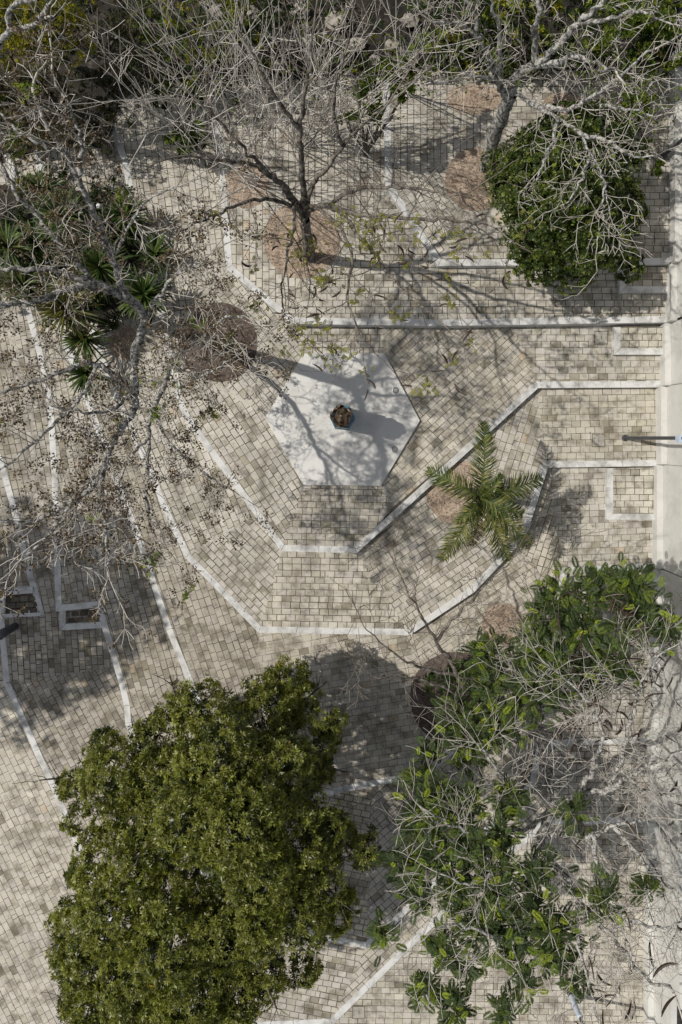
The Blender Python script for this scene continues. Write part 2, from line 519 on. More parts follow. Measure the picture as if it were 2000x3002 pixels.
    p.sector([(134, 571), (420, 713), (506, 1061), (526, 1172), (333, 1150)], z, 74, n_, .06)
    p.sector([(333, 1150), (526, 1172), (550, 1226), (754, 1510), (625, 1575), (551, 1630), (438, 1373)], z, 66, n_, .07)
    p.sector([(625, 1575), (754, 1510), (829, 1607), (762, 1846), (551, 1630)], z, 46, n_, .05)
    p.sector([(829, 1607), (1043, 1612), (1199, 1853), (762, 1846)], z, 1, (1.02, 1.01, .99), .05)
    p.sector([(1043, 1612), (1330, 1350), (1514, 1592), (1385, 1729), (1199, 1853)], z, -34, (.98, .97, .96), .07, .018)
    p.sector([(1330, 1350), (1575, 1128), (1586, 1290), (1600, 1362), (1543, 1544), (1514, 1592)], z, -72, (.96, .96, .96), .09, .016)
    p.sector([(1575, 1128), (2030, 1126), (2030, 1357), (1600, 1362), (1586, 1290)], z, -1, (.98, .97, .94), .12, .015)
    p.build('pavement', 'paving of the outer ring terrace')
    # A
    p = Pavers(); z = Z['A']
    p.sector([(890, 1422), (1117, 1425), (1158, 1482), (1043, 1612), (829, 1607)], z, 1, (.97, .96, .95), .12, .018)
    p.sector([(1117, 1425), (1158, 1482), (1575, 1128), (1496, 940), (1129, 940)], z, -42, (1, .985, .96), .05, .016)
    p.sector([(1496, 940), (2030, 930), (2030, 1128), (1575, 1128)], z, 0, n_, .13, .015)
    p.sector([(858, 940), (1129, 940), (1129, 1060), (891, 1060)], z, 0, n_, .06)
    p.sector([(506, 1061), (672, 1139), (790, 1225), (890, 1422), (829, 1607), (550, 1226), (526, 1172)], z, 57, n_, .07)
    p.sector([(858, 940), (900, 1060), (790, 1225), (672, 1139), (506, 1061), (560, 880), (690, 760)], z, 51, (.95, .95, .95), .06, .02)
    p.sector([(300, 200), (630, 200), (647, 469), (672, 783), (560, 880), (506, 1061), (384, 567), (340, 390)], z, 82, n_, .05)
    p.build('pavement', 'paving of the central terrace around the hexagon')
    # T
    p = Pavers(); z = Z['T']
    p.sector([(625, 200), (1133, 200), (1141, 560), (905, 815), (858, 940), (672, 783), (647, 469)], z, 90, n_, .03)
    p.sector([(858, 940), (905, 815), (1141, 560), (1290, 770), (1985, 765), (1975, 935), (1300, 946)], z, 0, n_, .05)
    p.build('pavement', 'paving of the upper terrace under the dark bare tree')
    # M
    p = Pavers(); z = Z['M']
    p.sector([(1133, 200), (1500, 200), (1500, 400), (1141, 550)], z, 90, n_, .03)
    p.sector([(1141, 545), (1500, 395), (1500, 650), (1290, 770)], z, 55, n_, .04)
    p.sector([(1500, 200), (2030, 200), (2030, 765), (1290, 770), (1500, 650)], z, 0, n_, .06)
    p.build('pavement', 'paving of the highest terrace beside the wall')

    names = dict(A='kerb edging the central terrace', B='kerb of the outer ring', C='kerb of the third ring', D='kerb of the fourth ring', E='kerb of the lowest step', T='kerb of the upper terrace', M='kerb of the highest terrace')
    for k in K: kerb('kerb', K[k], Z[k], label='white concrete ' + names[k])

    # landings against the wall and the small boxed steps on the left
    def landing(x0, y0, x1, y1, z, tone, stain=.1, lab=''):
        o = slab_mesh('landing_bed', [(x0, y0), (x0, y1), (x1, y1), (x1, y0)], z, 0.3, M['joint']); tag(o, None, None, None, 'structure')
        p = Pavers(); p.sector([(x0, y0), (x0, y1), (x1, y1), (x1, y0)], z, 0, tone, stain); p.build('pavement', lab)
        kerb('kerb', [(x0, y0), (x0, y1), (x1, y1)], z, depth=0.28, label=lab + ' kerb')
    landing(1827, 782, 1992, 848, 0.98, (.9, .88, .86), .12, 'landing step on the upper terrace by the wall')
    landing(1811, 958, 1992, 1030, 0.64, (1, 1, .97), .1, 'landing step on the central terrace by the wall')
    landing(1789, 1372, 1992, 1515, 0.06, (1.03, 1.03, 1.02), .04, 'landing step below the ring kerb by the wall')
    p = Pavers(); p.sector([(186, 1788), (300, 1780), (306, 1832), (186, 1839)], Z['E'] + .012, -4, (.42, .38, .33), .5, .04); p.build('pavement', 'dark pavers inside the small kerbed box')  # pavers in this box get a much darker tone
    kerb('kerb', [(183, 1788), (183, 1839), (308, 1832)], Z['E'] + .08, depth=0.3, label='white kerb of the small box')
    p = Pavers(); p.sector([(6, 1738), (96, 1732), (116, 1796), (6, 1800)], Z['E'] + .012, -4, (.36, .33, .29), .5, .04); p.build('pavement', 'dark pavers in the box at the left edge')  # same darker paver tone for the box at the edge
    kerb('kerb', [(4, 1799), (4, 1737), (96, 1730)], Z['E'] + .08, depth=0.3, label='white kerb of the left box')


make_ground()

# bare earth planting bed draped over the upper left corner
def drape(name, poly, mat, label, step=26, amp=.05, lift=.05, seed=4):
    r = np.random.default_rng(seed); x0, x1 = min(p[0] for p in poly), max(p[0] for p in poly); y0, y1 = min(p[1] for p in poly), max(p[1] for p in poly)
    xs = np.arange(x0, x1 + step, step); ys = np.arange(y0, y1 + step, step); idx = {}; V = []; F = []
    zz = np.array([[max(ground_z(x + dx, y + dy) for dx in (-30, 0, 30) for dy in (-30, 0, 30)) for y in ys] for x in xs])
    for _ in range(2): zz = np.maximum(zz, (zz + np.roll(zz, 1, 0) + np.roll(zz, -1, 0)) / 3)
    def vert(i, j):
        if (i, j) not in idx:
            edge = 0 if in_poly(xs[i], ys[j], poly) else -.12
            idx[(i, j)] = len(V); V.append(P(xs[i] + r.uniform(-8, 8), ys[j] + r.uniform(-8, 8), zz[i, j] + lift + edge + r.uniform(0, amp)))
        return idx[(i, j)]
    for i in range(len(xs) - 1):
        for j in range(len(ys) - 1):
            if in_poly((xs[i] + xs[i + 1]) / 2, (ys[j] + ys[j + 1]) / 2, poly): F.append((vert(i, j + 1), vert(i + 1, j + 1), vert(i + 1, j), vert(i, j)))
    tag(poly_obj(name, V, F, mat, smooth=True), label, None, None, 'structure')


drape('planting_bed', [(-400, 150), (520, 150), (500, 240), (360, 280), (330, 420), (200, 440), (60, 450), (-400, 470)], M['soil'], 'dark earth bed at the upper left')
drape('planting_bed', [(-300, 560), (120, 540), (330, 560), (420, 700), (400, 900), (300, 960), (100, 900), (-300, 920)], M['soil'], 'dark earth under the sword leaf plants', seed=5, lift=.03)

# ------------------------------------------------------------------ gravel tree beds
def bed(px, py, rpx, mat, label, z=None, seed=1, ry=None):
    z = ground_z(px, py) if z is None else z
    c = P(px, py, z); R = rpx * S * (H - z) / H; RY = (ry or rpx) * S * (H - z) / H
    r = random.Random(seed); n = 72
    V = [np.array([c[0], c[1], z + .030])]; F = []
    for k, (f, dz) in enumerate(((0.55, .026), (1.0, .012), (1.012, -.05))):
        for i in range(n):
            t = 2 * math.pi * i / n; q = 1 + 0.012 * math.sin(3 * t + seed) + r.uniform(-.008, .008)
            V.append(np.array([c[0] + math.cos(t) * R * f * q, c[1] + math.sin(t) * RY * f * q, z + dz + r.uniform(-.002, .002)]))
    for i in range(n):
        j = (i + 1) % n
        F.append((0, 1 + i, 1 + j))
        for k in range(2): F.append((1 + k * n + i, 1 + (k + 1) * n + i, 1 + (k + 1) * n + j, 1 + k * n + j))
    o = poly_obj('gravel_bed', V, F, mat)
    tag(o, label, None, None, 'structure')
    return c


bed(884, 703, 112, M['gravel'], 'round gravel bed under the dark bare tree', seed=1)
bed(722, 545, 66, M['gravel'], 'small gravel bed by the white kerb', seed=2)
bed(1398, 527, 94, M['gravel'], 'gravel bed left of the round green tree', z=Z['M'], seed=3)
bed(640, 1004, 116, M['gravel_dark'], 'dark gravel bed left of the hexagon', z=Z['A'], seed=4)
bed(1345, 1445, 94, M['gravel'], 'gravel bed under the palm', z=Z['B'], seed=5)
bed(1475, 1829, 62, M['gravel'], 'gravel bed beside the lime green leaves', z=Z['C'], seed=6)
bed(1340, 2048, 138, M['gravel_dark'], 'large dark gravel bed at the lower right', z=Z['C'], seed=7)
bed(1393, 290, 84, M['gravel'], 'gravel bed at the top edge of the paving', z=Z['M'], seed=8, ry=44)
bed(1655, 312, 68, M['gravel'], 'gravel bed beside the pale bare trunk', z=Z['M'], seed=9, ry=40)
bed(372, 1006, 52, M['gravel'], 'tan gravel bed among the sword leaf plants', z=Z['B'], seed=10)

# ------------------------------------------------------------------ shapes for built things
def ring_tube(pts, radii, sides=8, cap=True):
    """closed tube along points -> verts, quads"""
    pts = np.asarray(pts, float); n = len(pts)
    radii = np.broadcast_to(np.asarray(radii, float), (n,))
    d = np.gradient(pts, axis=0) if n > 2 else np.repeat((pts[-1:] - pts[:1]), n, 0)
    d /= np.linalg.norm(d, axis=1)[:, None] + 1e-9
    ref = np.array([0.31, 0.17, 0.94]) if abs(d[0][2]) < 0.9 else np.array([1.0, 0.1, 0.0])
    a = np.cross(d, ref); a /= np.linalg.norm(a, axis=1)[:, None] + 1e-9
    b = np.cross(d, a)
    t = np.linspace(0, 2 * np.pi, sides, endpoint=False)
    V = (pts[:, None, :] + radii[:, None, None] * (np.cos(t)[None, :, None] * a[:, None, :] + np.sin(t)[None, :, None] * b[:, None, :])).reshape(-1, 3)
    i = np.arange(n - 1)[:, None] * sides; j = np.arange(sides)[None, :]; j2 = (j + 1) % sides
    Q = np.stack([i + j, i + j2, i + sides + j2, i + sides + j], -1).reshape(-1, 4)
    return V, Q


def prism(pts2, z0, z1, bev=0.0):
    """bevelled prism over a 2D outline (counter-clockwise)"""
    n = len(pts2); c = np.mean(pts2, axis=0); V, F = [], []
    levels = [(z0, 0.0), (z1 - bev, 0.0), (z1, bev)] if bev else [(z0, 0.0), (z1, 0.0)]
    for z, ins in levels:
        for p in pts2:
            v = c - np.asarray(p); l = np.linalg.norm(v)
            q = np.asarray(p) + v / l * ins
            V.append((q[0], q[1], z))
    m = len(levels)
    for k in range(m - 1):
        for i in range(n):
            j = (i + 1) % n
            F.append((k * n + i, k * n + j, (k + 1) * n + j, (k + 1) * n + i))
    F.append(tuple((m - 1) * n + i for i in range(n)))
    return V, F


def lathe(profile, c, sides=20, squash=1.0):
    V, F = [], []
    for r, z in profile:
        for i in range(sides):
            t = 2 * math.pi * i / sides
            V.append((c[0] + r * math.cos(t), c[1] + r * squash * math.sin(t), c[2] + z))
    for k in range(len(profile) - 1):
        for i in range(sides):
            j = (i + 1) % sides
            F.append((k * sides + i, k * sides + j, (k + 1) * sides + j, (k + 1) * sides + i))
    F.append(tuple((len(profile) - 1) * sides + i for i in range(sides)))
    F.append(tuple(reversed(range(sides))))
    return V, F


# hexagonal platform
HEX = [(891, 1036), (1127, 1035), (1232, 1233), (1117, 1425), (890, 1422), (777, 1225)]
zs = 0.56
hexw = [P(x, y, zs)[:2] for x, y in HEX][::-1]
V, F = prism(hexw, 0.36, zs, 0.012)
plat = poly_obj('hexagonal_platform', V, F, M['slab'])
tag(plat, 'white polished hexagonal concrete platform under the bronze statue', 'platform')

# statue on its blue pedestal
sb = P(1004, 1226, zs)
statue = empty('statue', sb, 'bronze cloaked half-figure on a blue six-sided pedestal', 'statue')
R = 0.375
hp = [(sb[0] + R * math.cos(math.radians(-4 + 60 * i)), sb[1] + R * math.sin(math.radians(-4 + 60 * i))) for i in range(6)]
hp2 = [(sb[0] + (R + .03) * math.cos(math.radians(-4 + 60 * i)), sb[1] + (R + .03) * math.sin(math.radians(-4 + 60 * i))) for i in range(6)]
V, F = prism(hp, zs + .10, zs + 1.50, 0.02)
ped = poly_obj('pedestal', V, F, M['tile'], statue)
V, F = prism(hp2, zs + .001, zs + .10, 0.02)
poly_obj('plinth', V, F, M['tile'], ped, origin=sb)
zt = zs + 1.50


def torso(c):
    """cloaked half figure that faces left, arms folded forward"""
    r = np.random.default_rng(5)
    prof = [(0.235, 0), (0.25, .04), (0.245, .2), (0.235, .38), (0.24, .52), (0.255, .64), (0.245, .72), (0.20, .79), (0.13, .84), (0.085, .87), (0.075, .91)]
    V, F = [], []; n = 40
    for k, (q, z) in enumerate(prof):
        for i in range(n):
            t = 2 * math.pi * i / n
            fold = 1 + (0.055 * math.sin(7 * t + z * 5) + 0.04 * math.sin(13 * t - z * 7 + 1)) * (1 if z < .8 else .3)
            sx, sy = (0.92, 1.10) if z > .45 else (1.0, 1.03)
            q_ = q * .88
            V.append((c[0] + q_ * sx * fold * math.cos(t), c[1] + q_ * sy * fold * math.sin(t), c[2] + z + 0.012 * math.sin(5 * t)))
    for k in range(len(prof) - 1):
        for i in range(n):
            j = (i + 1) % n; F.append((k * n + i, k * n + j, (k + 1) * n + j, (k + 1) * n + i))
    F.append(tuple((len(prof) - 1) * n + i for i in range(n)))
    return V, F


V, F = torso((sb[0] + .01, sb[1], zt))
fig = poly_obj('figure', V, F, M['bronze'], statue, smooth=True)
# head, turned to the left, with brow, nose, hair roll
V, F = [], []
nu, nv = 24, 18
for a in range(nv + 1):
    for i in range(nu):
        ph = math.pi * a / nv - math.pi / 2; t = 2 * math.pi * i / nu
        x, y, z = math.cos(ph) * math.cos(t), math.cos(ph) * math.sin(t), math.sin(ph)
        rx, ry, rz = 0.105, 0.085, 0.130
        f = 1.0
        if z > 0.1: f += 0.05 * math.sin(9 * t) * math.sin(6 * ph)
        px_ = x * rx * f; 
        if math.cos(t) < -0.93 and -0.35 < z < 0.15: px_ -= 0.030 * (1 - abs(z + .12) * 2.2)      # nose
        if math.cos(t) < -0.6 and 0.12 < z < 0.32: px_ -= 0.010
        if math.cos(t) < -0.7 and -0.75 < z < -0.5: px_ -= 0.012
        if abs(math.sin(t)) > .96 and -0.25 < z < 0.2: y *= 1.18                                          # ears
        V.append((sb[0] - .03 + px_, sb[1] - 0.005 + y * ry * f, zt + 1.00 + z * rz))
for a in range(nv):
    for i in range(nu):
        j = (i + 1) % nu; F.append((a * nu + i, a * nu + j, (a + 1) * nu + j, (a + 1) * nu + i))
poly_obj('head', V, F, M['bronze'], fig, smooth=True, origin=sb)
# arms with hands held together in front (to the left)
for sgn in (1, -1):
    mb = MB()
    sh = np.array([sb[0] - .02, sb[1] + sgn * .24, zt + .68]); el = np.array([sb[0] - .10, sb[1] + sgn * .27, zt + .44]); wr = np.array([sb[0] - .27, sb[1] + .03 + sgn * .05, zt + .52])
    pts = np.array([sh, (sh + el) / 2 + [0, sgn * .02, 0], el, (el + wr) / 2 + [-.02, 0, 0], wr, wr + [-.035, 0, .01]])
    V, Q = ring_tube(pts, [.075, .072, .066, .056, .040, .036], 10); mb.add(V, Q)
    for f in range(5):
        o_ = np.array([-.03, (f - 2) * .016, .012 + (0.01 if f == 4 else 0)])
        ln = (.045, .055, .06, .055, .04)[f]
        pts = np.array([wr + o_ * .6, wr + o_ + [-ln * .6, 0, .008], wr + o_ + [-ln, -sgn * .012, -.014], wr + o_ + [-ln * .7, -sgn * .022, -.03]])
        V, Q = ring_tube(pts, [.013, .012, .011, .009], 6); mb.add(V, Q)
    mb.build('arm', M['bronze'], fig, origin=sb, smooth=True)
# cloak edge thrown over the right shoulder
mb = MB()
for q in range(3):
    t = np.linspace(-1.9, 1.3, 24); rr = .228 - q * .04 + .02 * np.sin(t * 4 + q)
    pts = np.stack([sb[0] + .01 + rr * .95 * np.cos(t), sb[1] + rr * 1.1 * np.sin(t), zt + .66 + q * .055 + .03 * np.sin(t * 3 + q)], 1)
    V, Q = ring_tube(pts, .032 + .008 * np.sin(t * 5), 8); mb.add(V, Q)
mb.build('cloak', M['bronze'], fig, origin=sb, smooth=True)


# lights sunk into the platform
def recessed(px, py, lab):
    c = P(px, py, zs); e = empty('recessed_light', (c[0], c[1], zs), lab, 'light', 'round lights set into the platform')
    V, F = lathe([(.100, -.02), (.100, .010), (.088, .014), (.066, .012), (.064, .004)], (c[0], c[1], zs), 28)
    poly_obj('rim', V, F[:-2], M['steel_ring'], e, smooth=False)
    V, F = lathe([(.066, -.01), (.066, .005), (.03, .008)], (c[0], c[1], zs), 24)
    poly_obj('lens', V, F, M['glass'], e)


recessed(1012, 1052, 'round recessed light at the top edge of the hexagonal platform')
recessed(1160, 1144, 'round recessed light in the shaded upper right of the platform')
recessed(1157, 1317, 'round recessed light at the lower right edge of the platform')


# square inspection covers
def cover(px, py, lab, s=.19):
    z = ground_z(px, py); c = P(px, py, z)
    e = empty('inspection_cover', (c[0], c[1], z), lab, 'cover', 'square concrete covers in the paving')
    V, F = prism([(c[0] - s, c[1] - s), (c[0] + s, c[1] - s), (c[0] + s, c[1] + s), (c[0] - s, c[1] + s)], z - .03, z + .014, .006)
    poly_obj('lid', V, F, M['cover'], e)
    mb = MB(); t = np.linspace(0, math.pi, 9)
    V, Q = ring_tube(np.stack([c[0] + 0 * t, c[1] + .06 * np.cos(t), z + .014 + .012 * np.sin(t)], 1), .006, 6); mb.add(V, Q)
    mb.build('handle', M['steel'], e)
    mb = MB()
    for a, b in (((-s, -s), (s, -s)), ((s, -s), (s, s)), ((s, s), (-s, s)), ((-s, s), (-s, -s))):
        V, Q = ring_tube(np.array([[c[0] + a[0] * 1.07, c[1] + a[1] * 1.07, z + .006], [c[0] + b[0] * 1.07, c[1] + b[1] * 1.07, z + .006]]), .010, 4); mb.add(V, Q)
    mb.build('frame', M['joint'], e)


cover(1763, 990, 'square concrete cover above the long horizontal kerb near the wall')
cover(1755, 1291, 'square concrete cover beside the lamp post base')
cover(1052, 2968, 'square concrete cover near the bottom edge')


# lamp posts
def lamp(px, py, h, lab, box=None, sleeve=False, r=.055):
    z = ground_z(px, py); c = P(px, py, z)
    e = empty('lamp_post', (c[0], c[1], z), lab, 'lamp post', 'black posts by the wall')
    V, F = lathe([(.11, .0), (.11, .03), (.075, .035), (r, .06), (r, .5), (r * .93, h * .6), (r * .85, h)], c, 16)
    pole = poly_obj('pole', V, F, M['steel'], e, smooth=False)
    for a in range(4):
        t = math.radians(45 + 90 * a)
        V, F = lathe([(.014, 0), (.014, .05), (.008, .055)], (c[0] + .09 * math.cos(t), c[1] + .09 * math.sin(t), z), 6)
        poly_obj('bolt', V, F, M['steel_ring'], pole, origin=(c[0], c[1], z))
    if box:
        s = .085
        V, F = prism([(c[0] - s, c[1] - s * 1.4), (c[0] + s, c[1] - s * 1.4), (c[0] + s, c[1] + s * .9), (c[0] - s, c[1] + s * .9)], z + box, z + box + .24, .01)
        poly_obj('junction_box', V, F, M['box'], e)
    if sleeve:
        V, F = lathe([(.085, .15), (.085, .95), (.06, .97)], c, 16)
        poly_obj('sleeve', V, F, M['box'], e)
    V, F = lathe([(.05, h - .02), (.16, h + .02), (.20, h + .10), (.19, h + .2), (.10, h + .30), (.02, h + .34)], c, 18)
    poly_obj('lantern', V, F, M['globe'], e)


lamp(1833, 1284, 4.6, 'black lamp post with a pale box, leaning over the white wall', box=3.45)
lamp(1945, 458, 4.6, 'black post by the wall at the top right corner')
lamp(1672, 2912, 4.6, 'dark post with a pale blue sleeve at the bottom right', sleeve=True)

# litter bin at the left edge
z = Z['E']; c = P(6, 1858, z + .9); c[2] = z
bin_ = empty('litter_bin', c, 'black rounded litter bin cut off by the left edge', 'bin')
V, F = lathe([(.11, 0), (.12, .04), (.135, .55), (.14, .80), (.15, .82), (.15, .86), (.12, .92), (.05, .95)], c, 24)
poly_obj('body', V, F, M['steel'], bin_, smooth=False)
V, F = lathe([(.05, 0), (.05, .10), (.03, .12)], (c[0] - .05, c[1] - .15, z + .80), 10)
poly_obj('hinge', V, F, M['steel'], bin_)

# globe garden lamp among the sword leaf plants
z = Z['B']; c = P(290, 604, z + .75); c[2] = z
g = empty('garden_lamp', c, 'small white globe lamp beside the sword leaf plants', 'lamp')
V, F = lathe([(.03, 0), (.03, .62), (.05, .64)], c, 10); poly_obj('post', V, F, M['steel'], g)
V, F = lathe([(.02, .62), (.07, .66), (.088, .73), (.07, .80), (.02, .835)], c, 16); poly_obj('globe', V, F, M['globe'], g, smooth=True)


# white boundary wall with stepped plinth
wx = 10.06
wl = empty('boundary_wall', (wx + .3, 0, 0), 'tall white plastered wall with a stepped plinth along the right edge', 'wall')
secs = [('M', 150, 768), ('T', 768, 940), ('A', 940, 1130), ('B', 1130, 1362), ('C', 1362, 1667), ('D', 1667, 2172), ('E', 2172, 2408), ('F', 2408, 2830), ('F', 2830, 3400)]
for i, (k, ya, yb) in enumerate(secs):
    z = Z[k]; y1 = P(0, ya, z + .3)[1]; y0 = P(0, yb, z + .3)[1]
    hp_ = z + .36
    top = z + (2.9 if k in 'MTAB' else 2.3); 
    if i == 7: top = 1.35
    if i == 8: top = 0.80
    x0, x1, x2 = wx, wx + .20, wx + .38
    V, F = prism([(x0, y0), (x1 - .003, y0), (x1 - .003, y1 - .004), (x0, y1 - .004)], z - .8, hp_, .02)
    poly_obj('plinth', V, F, M['wall'], wl)
    V, F = prism([(x1, y0), (x2, y0), (x2, y1 - .002), (x1, y1 - .002)], z - .9, top, .012)
    poly_obj('wall_panel', V, F, M['wall'], wl)

# ------------------------------------------------------------------ camera and daylight
cam = bpy.data.cameras.new('camera'); co = bpy.data.objects.new('camera', cam); col.objects.link(co)
co.location = (0, 0, H); co.rotation_euler = (0, 0, 0)
cam.sensor_fit = 'HORIZONTAL'; cam.sensor_width = 36; cam.lens = 36 * (H / S) / 2000.0
cam.shift_y = -(1501 - NY) / 2000.0; cam.clip_end = 1500; cam.clip_start = 0.05
scene.camera = co

sun = bpy.data.lights.new('sun', 'SUN'); so = bpy.data.objects.new('sun', sun); col.objects.link(so)
sun.energy = 3.7; sun.angle = math.radians(0.6); sun.color = (1.0, 0.955, 0.885)
to_sun = Vector((-math.cos(SUN_EL) * math.cos(SUN_AZ), math.cos(SUN_EL) * math.sin(SUN_AZ), math.sin(SUN_EL)))
so.rotation_euler = to_sun.to_track_quat('Z', 'Y').to_euler()
so.location = (-10, 3, 20)
w = bpy.data.worlds.new('World'); scene.world = w; w.use_nodes = True
nt = w.node_tree; bg = nt.nodes['Background']
sky = nt.nodes.new('ShaderNodeTexSky'); sky.sky_type = 'NISHITA'; sky.sun_disc = False
sky.sun_elevation = SUN_EL; sky.sun_rotation = math.atan2(to_sun.x, to_sun.y)
sky.air_density = 1.0; sky.dust_density = 1.2
hs = nt.nodes.new('ShaderNodeHueSaturation'); hs.inputs['Saturation'].default_value = 0.38
nt.links.new(sky.outputs[0], hs.inputs['Color']); nt.links.new(hs.outputs[0], bg.inputs[0]); bg.inputs[1].default_value = 0.09
scene.view_settings.view_transform = 'Standard'; scene.view_settings.look = 'None'; scene.view_settings.exposure = 0
scene.cycles.max_bounces = 6; scene.cycles.transparent_max_bounces = 4

# ------------------------------------------------------------------ vegetation helpers
def catmull(pts, per=6):
    pts = np.asarray(pts, float)
    if len(pts) < 3: return np.array([pts[0] * (1 - t) + pts[-1] * t for t in np.linspace(0, 1, per + 1)])
    p = np.vstack([2 * pts[0] - pts[1], pts, 2 * pts[-1] - pts[-2]])
    out = []
    for i in range(1, len(p) - 2):
        for t in np.linspace(0, 1, per, endpoint=False):
            a, b, c, d = p[i - 1], p[i], p[i + 1], p[i + 2]
            out.append(0.5 * ((2 * b) + (c - a) * t + (2 * a - 5 * b + 4 * c - d) * t * t + (3 * b - a - 3 * c + d) * t ** 3))
    out.append(pts[-1])
    return np.array(out)


def unit(v):
    v = np.asarray(v, float); return v / (np.linalg.norm(v, axis=-1, keepdims=True) + 1e-9)


def leaves(mb, C, D, Nn, L, W, colr, fold=0.12):
    """diamond leaves: base C, direction D, face normal Nn"""
    n = len(C); C, D, Nn = np.asarray(C, float), unit(D), unit(Nn)
    S_ = unit(np.cross(D, Nn)); U = np.cross(S_, D)
    L = np.broadcast_to(np.asarray(L, float), (n,))[:, None]; W = np.broadcast_to(np.asarray(W, float), (n,))[:, None]
    mid = C + D * L * 0.46 + U * L * fold
    V = np.stack([C, mid + S_ * W * .5, C + D * L, mid - S_ * W * .5], 1).reshape(-1, 3)
    mb.add(V, np.arange(n * 4).reshape(-1, 4), colr)


def colours(rng, n, palette, var=0.12, p=None):
    pal = np.asarray(palette, float)
    c = pal[rng.choice(len(pal), n, p=p)]
    return np.clip(c * rng.normal(1, var, (n, 1)), 0.003, 0.95)


class Tree:
    """a thing with trunk, twigs, leaves; every position is worked out in metres around its own foot"""
    def __init__(s, name, foot_px, label, cat, group=None, seed=0, z=None):
        s.rng = np.random.default_rng(seed)
        s.zf = ground_z(*foot_px) if z is None else z
        s.foot = P(*foot_px, s.zf)
        s.e = empty(name, s.foot, label, cat, group)
        s.trunk, s.twig = MB(), MB()
        s.tips = []          # (position, direction)
        s.nodes = []

    def limb(s, pts, r0, r1, sides=8, jit=0.03, per=6, zrel=True, mb=None, power=1.0):
        w = catmull(np.array([P(x, y, (z + s.zf if zrel else z)) for x, y, z in pts]), per)
        j = s.rng.normal(0, jit, w.shape); j[0] = 0; w = w + j * .6
        rad = r0 + (r1 - r0) * np.linspace(0, 1, len(w)) ** power
        rad = rad * s.rng.normal(1, .03, len(w))
        V, Q = ring_tube(w, rad, sides); (mb or s.trunk).add(V, Q)
        return w, rad

    def grow(s, p, d, length, r, depth, bend=0.25, up=0.1, spread=0.9, kids=3, step=0.16, sides=4, keep=0.6):
        rng = s.rng
        n = max(3, int(length / step)); st = length / n
        pts = [np.asarray(p, float)]; d = unit(d)
        dirs = [d]
        for i in range(n):
            d = unit(d + rng.normal(0, bend * .62, 3) + np.array([0, 0, up]))
            pts.append(pts[-1] + d * st); dirs.append(d)
        pts = np.array(pts); rad = np.linspace(r, max(.0065, r * (.5 if depth else .4)), n + 1)
        V, Q = ring_tube(pts, rad, sides if r > .014 else 3); s.twig.add(V, Q)
        if depth == 0:
            s.tips.append((pts[-1], d)); s.nodes.append((pts[n // 2], dirs[n // 2])); return
        for k in range(kids):
            i = int(rng.integers(max(1, n // 4), n + 1)); dd = dirs[i]
            side = unit(np.cross(dd, rng.normal(0, 1, 3)))
            nd = unit(dd * (1.1 - spread * .5) + side * spread * rng.uniform(.5, 1.1))
            s.grow(pts[i], nd, length * rng.uniform(.45, .8), max(.0075, rad[i] * keep), depth - 1, bend, up, spread, kids, step, sides, keep)
        s.tips.append((pts[-1], d))

    def sprout(s, w, rad, every=0.4, length=1.2, depth=2, start=0.25, up=0.15, spread=1.0, bend=.2, kids=3, rmax=.02, out=None, step=.16, keep=.6):
        """side shoots along a limb"""
        seg = np.linalg.norm(np.diff(w, axis=0), axis=1); cum = np.r_[0, np.cumsum(seg)]; tot = cum[-1]
        t = start * tot
        while t < tot:
            i = min(len(w) - 2, int(np.searchsorted(cum, t)) - 1); i = max(i, 0)
            d = unit(w[i + 1] - w[i]); side = unit(np.cross(d, s.rng.normal(0, 1, 3)))
            nd = unit(d * .55 + side * spread + np.array([0, 0, up]) + (0 if out is None else np.asarray(out) * .5))
            s.grow(w[i], nd, length * s.rng.uniform(.6, 1.25), min(rmax, rad[i] * .55), depth, bend, up * .3, .9, kids, step, keep=keep)
            t += every * s.rng.uniform(.6, 1.4)
        d = unit(w[-1] - w[-2])
        s.grow(w[-1], d, length, rad[-1], depth, bend, up * .3, .8, kids, step, keep=keep)

    def finish(s, mt, mw, trunk='trunk', twig='twigs', merge=False):
        if merge:
            s.trunk.add(np.concatenate(s.twig.V), np.concatenate(s.twig.Q), (1, 1, 1)); s.twig = MB()
        tr = s.trunk.build(trunk, mt, s.e, smooth=True) if s.trunk.n else None
        tw = s.twig.build(twig, mw, s.e) if s.twig.n else None
        return tr, tw


def rosettes(mb, rng, C, A, n_leaf, L, W, palette, p=None, tilt=(0.15, 0.9), var=.13, shade=None):
    """leaf whorls at C around axes A"""
    m = len(C); A = unit(A)
    ref = unit(rng.normal(0, 1, (m, 3))); X = unit(np.cross(A, ref)); Y = np.cross(A, X)
    base = colours(rng, m, palette, var, p)
    if shade is not None: base = base * shade[:, None]
    for k in range(n_leaf):
        t = 2 * np.pi * k / n_leaf + rng.uniform(-.35, .35, m)
        tl = rng.uniform(tilt[0], tilt[1], m)
        rad = np.cos(t)[:, None] * X + np.sin(t)[:, None] * Y
        D = unit(rad * np.cos(tl)[:, None] + A * np.sin(tl)[:, None])
        Nn = unit(A - D * np.sum(A * D, 1)[:, None] + rng.normal(0, .25, (m, 3)))
        l = L * rng.uniform(.7, 1.15, m)
        leaves(mb, C + D * 0.01, D, Nn, l, W * l / L, np.clip(base * rng.normal(1, .12, (m, 1)), .003, .9))


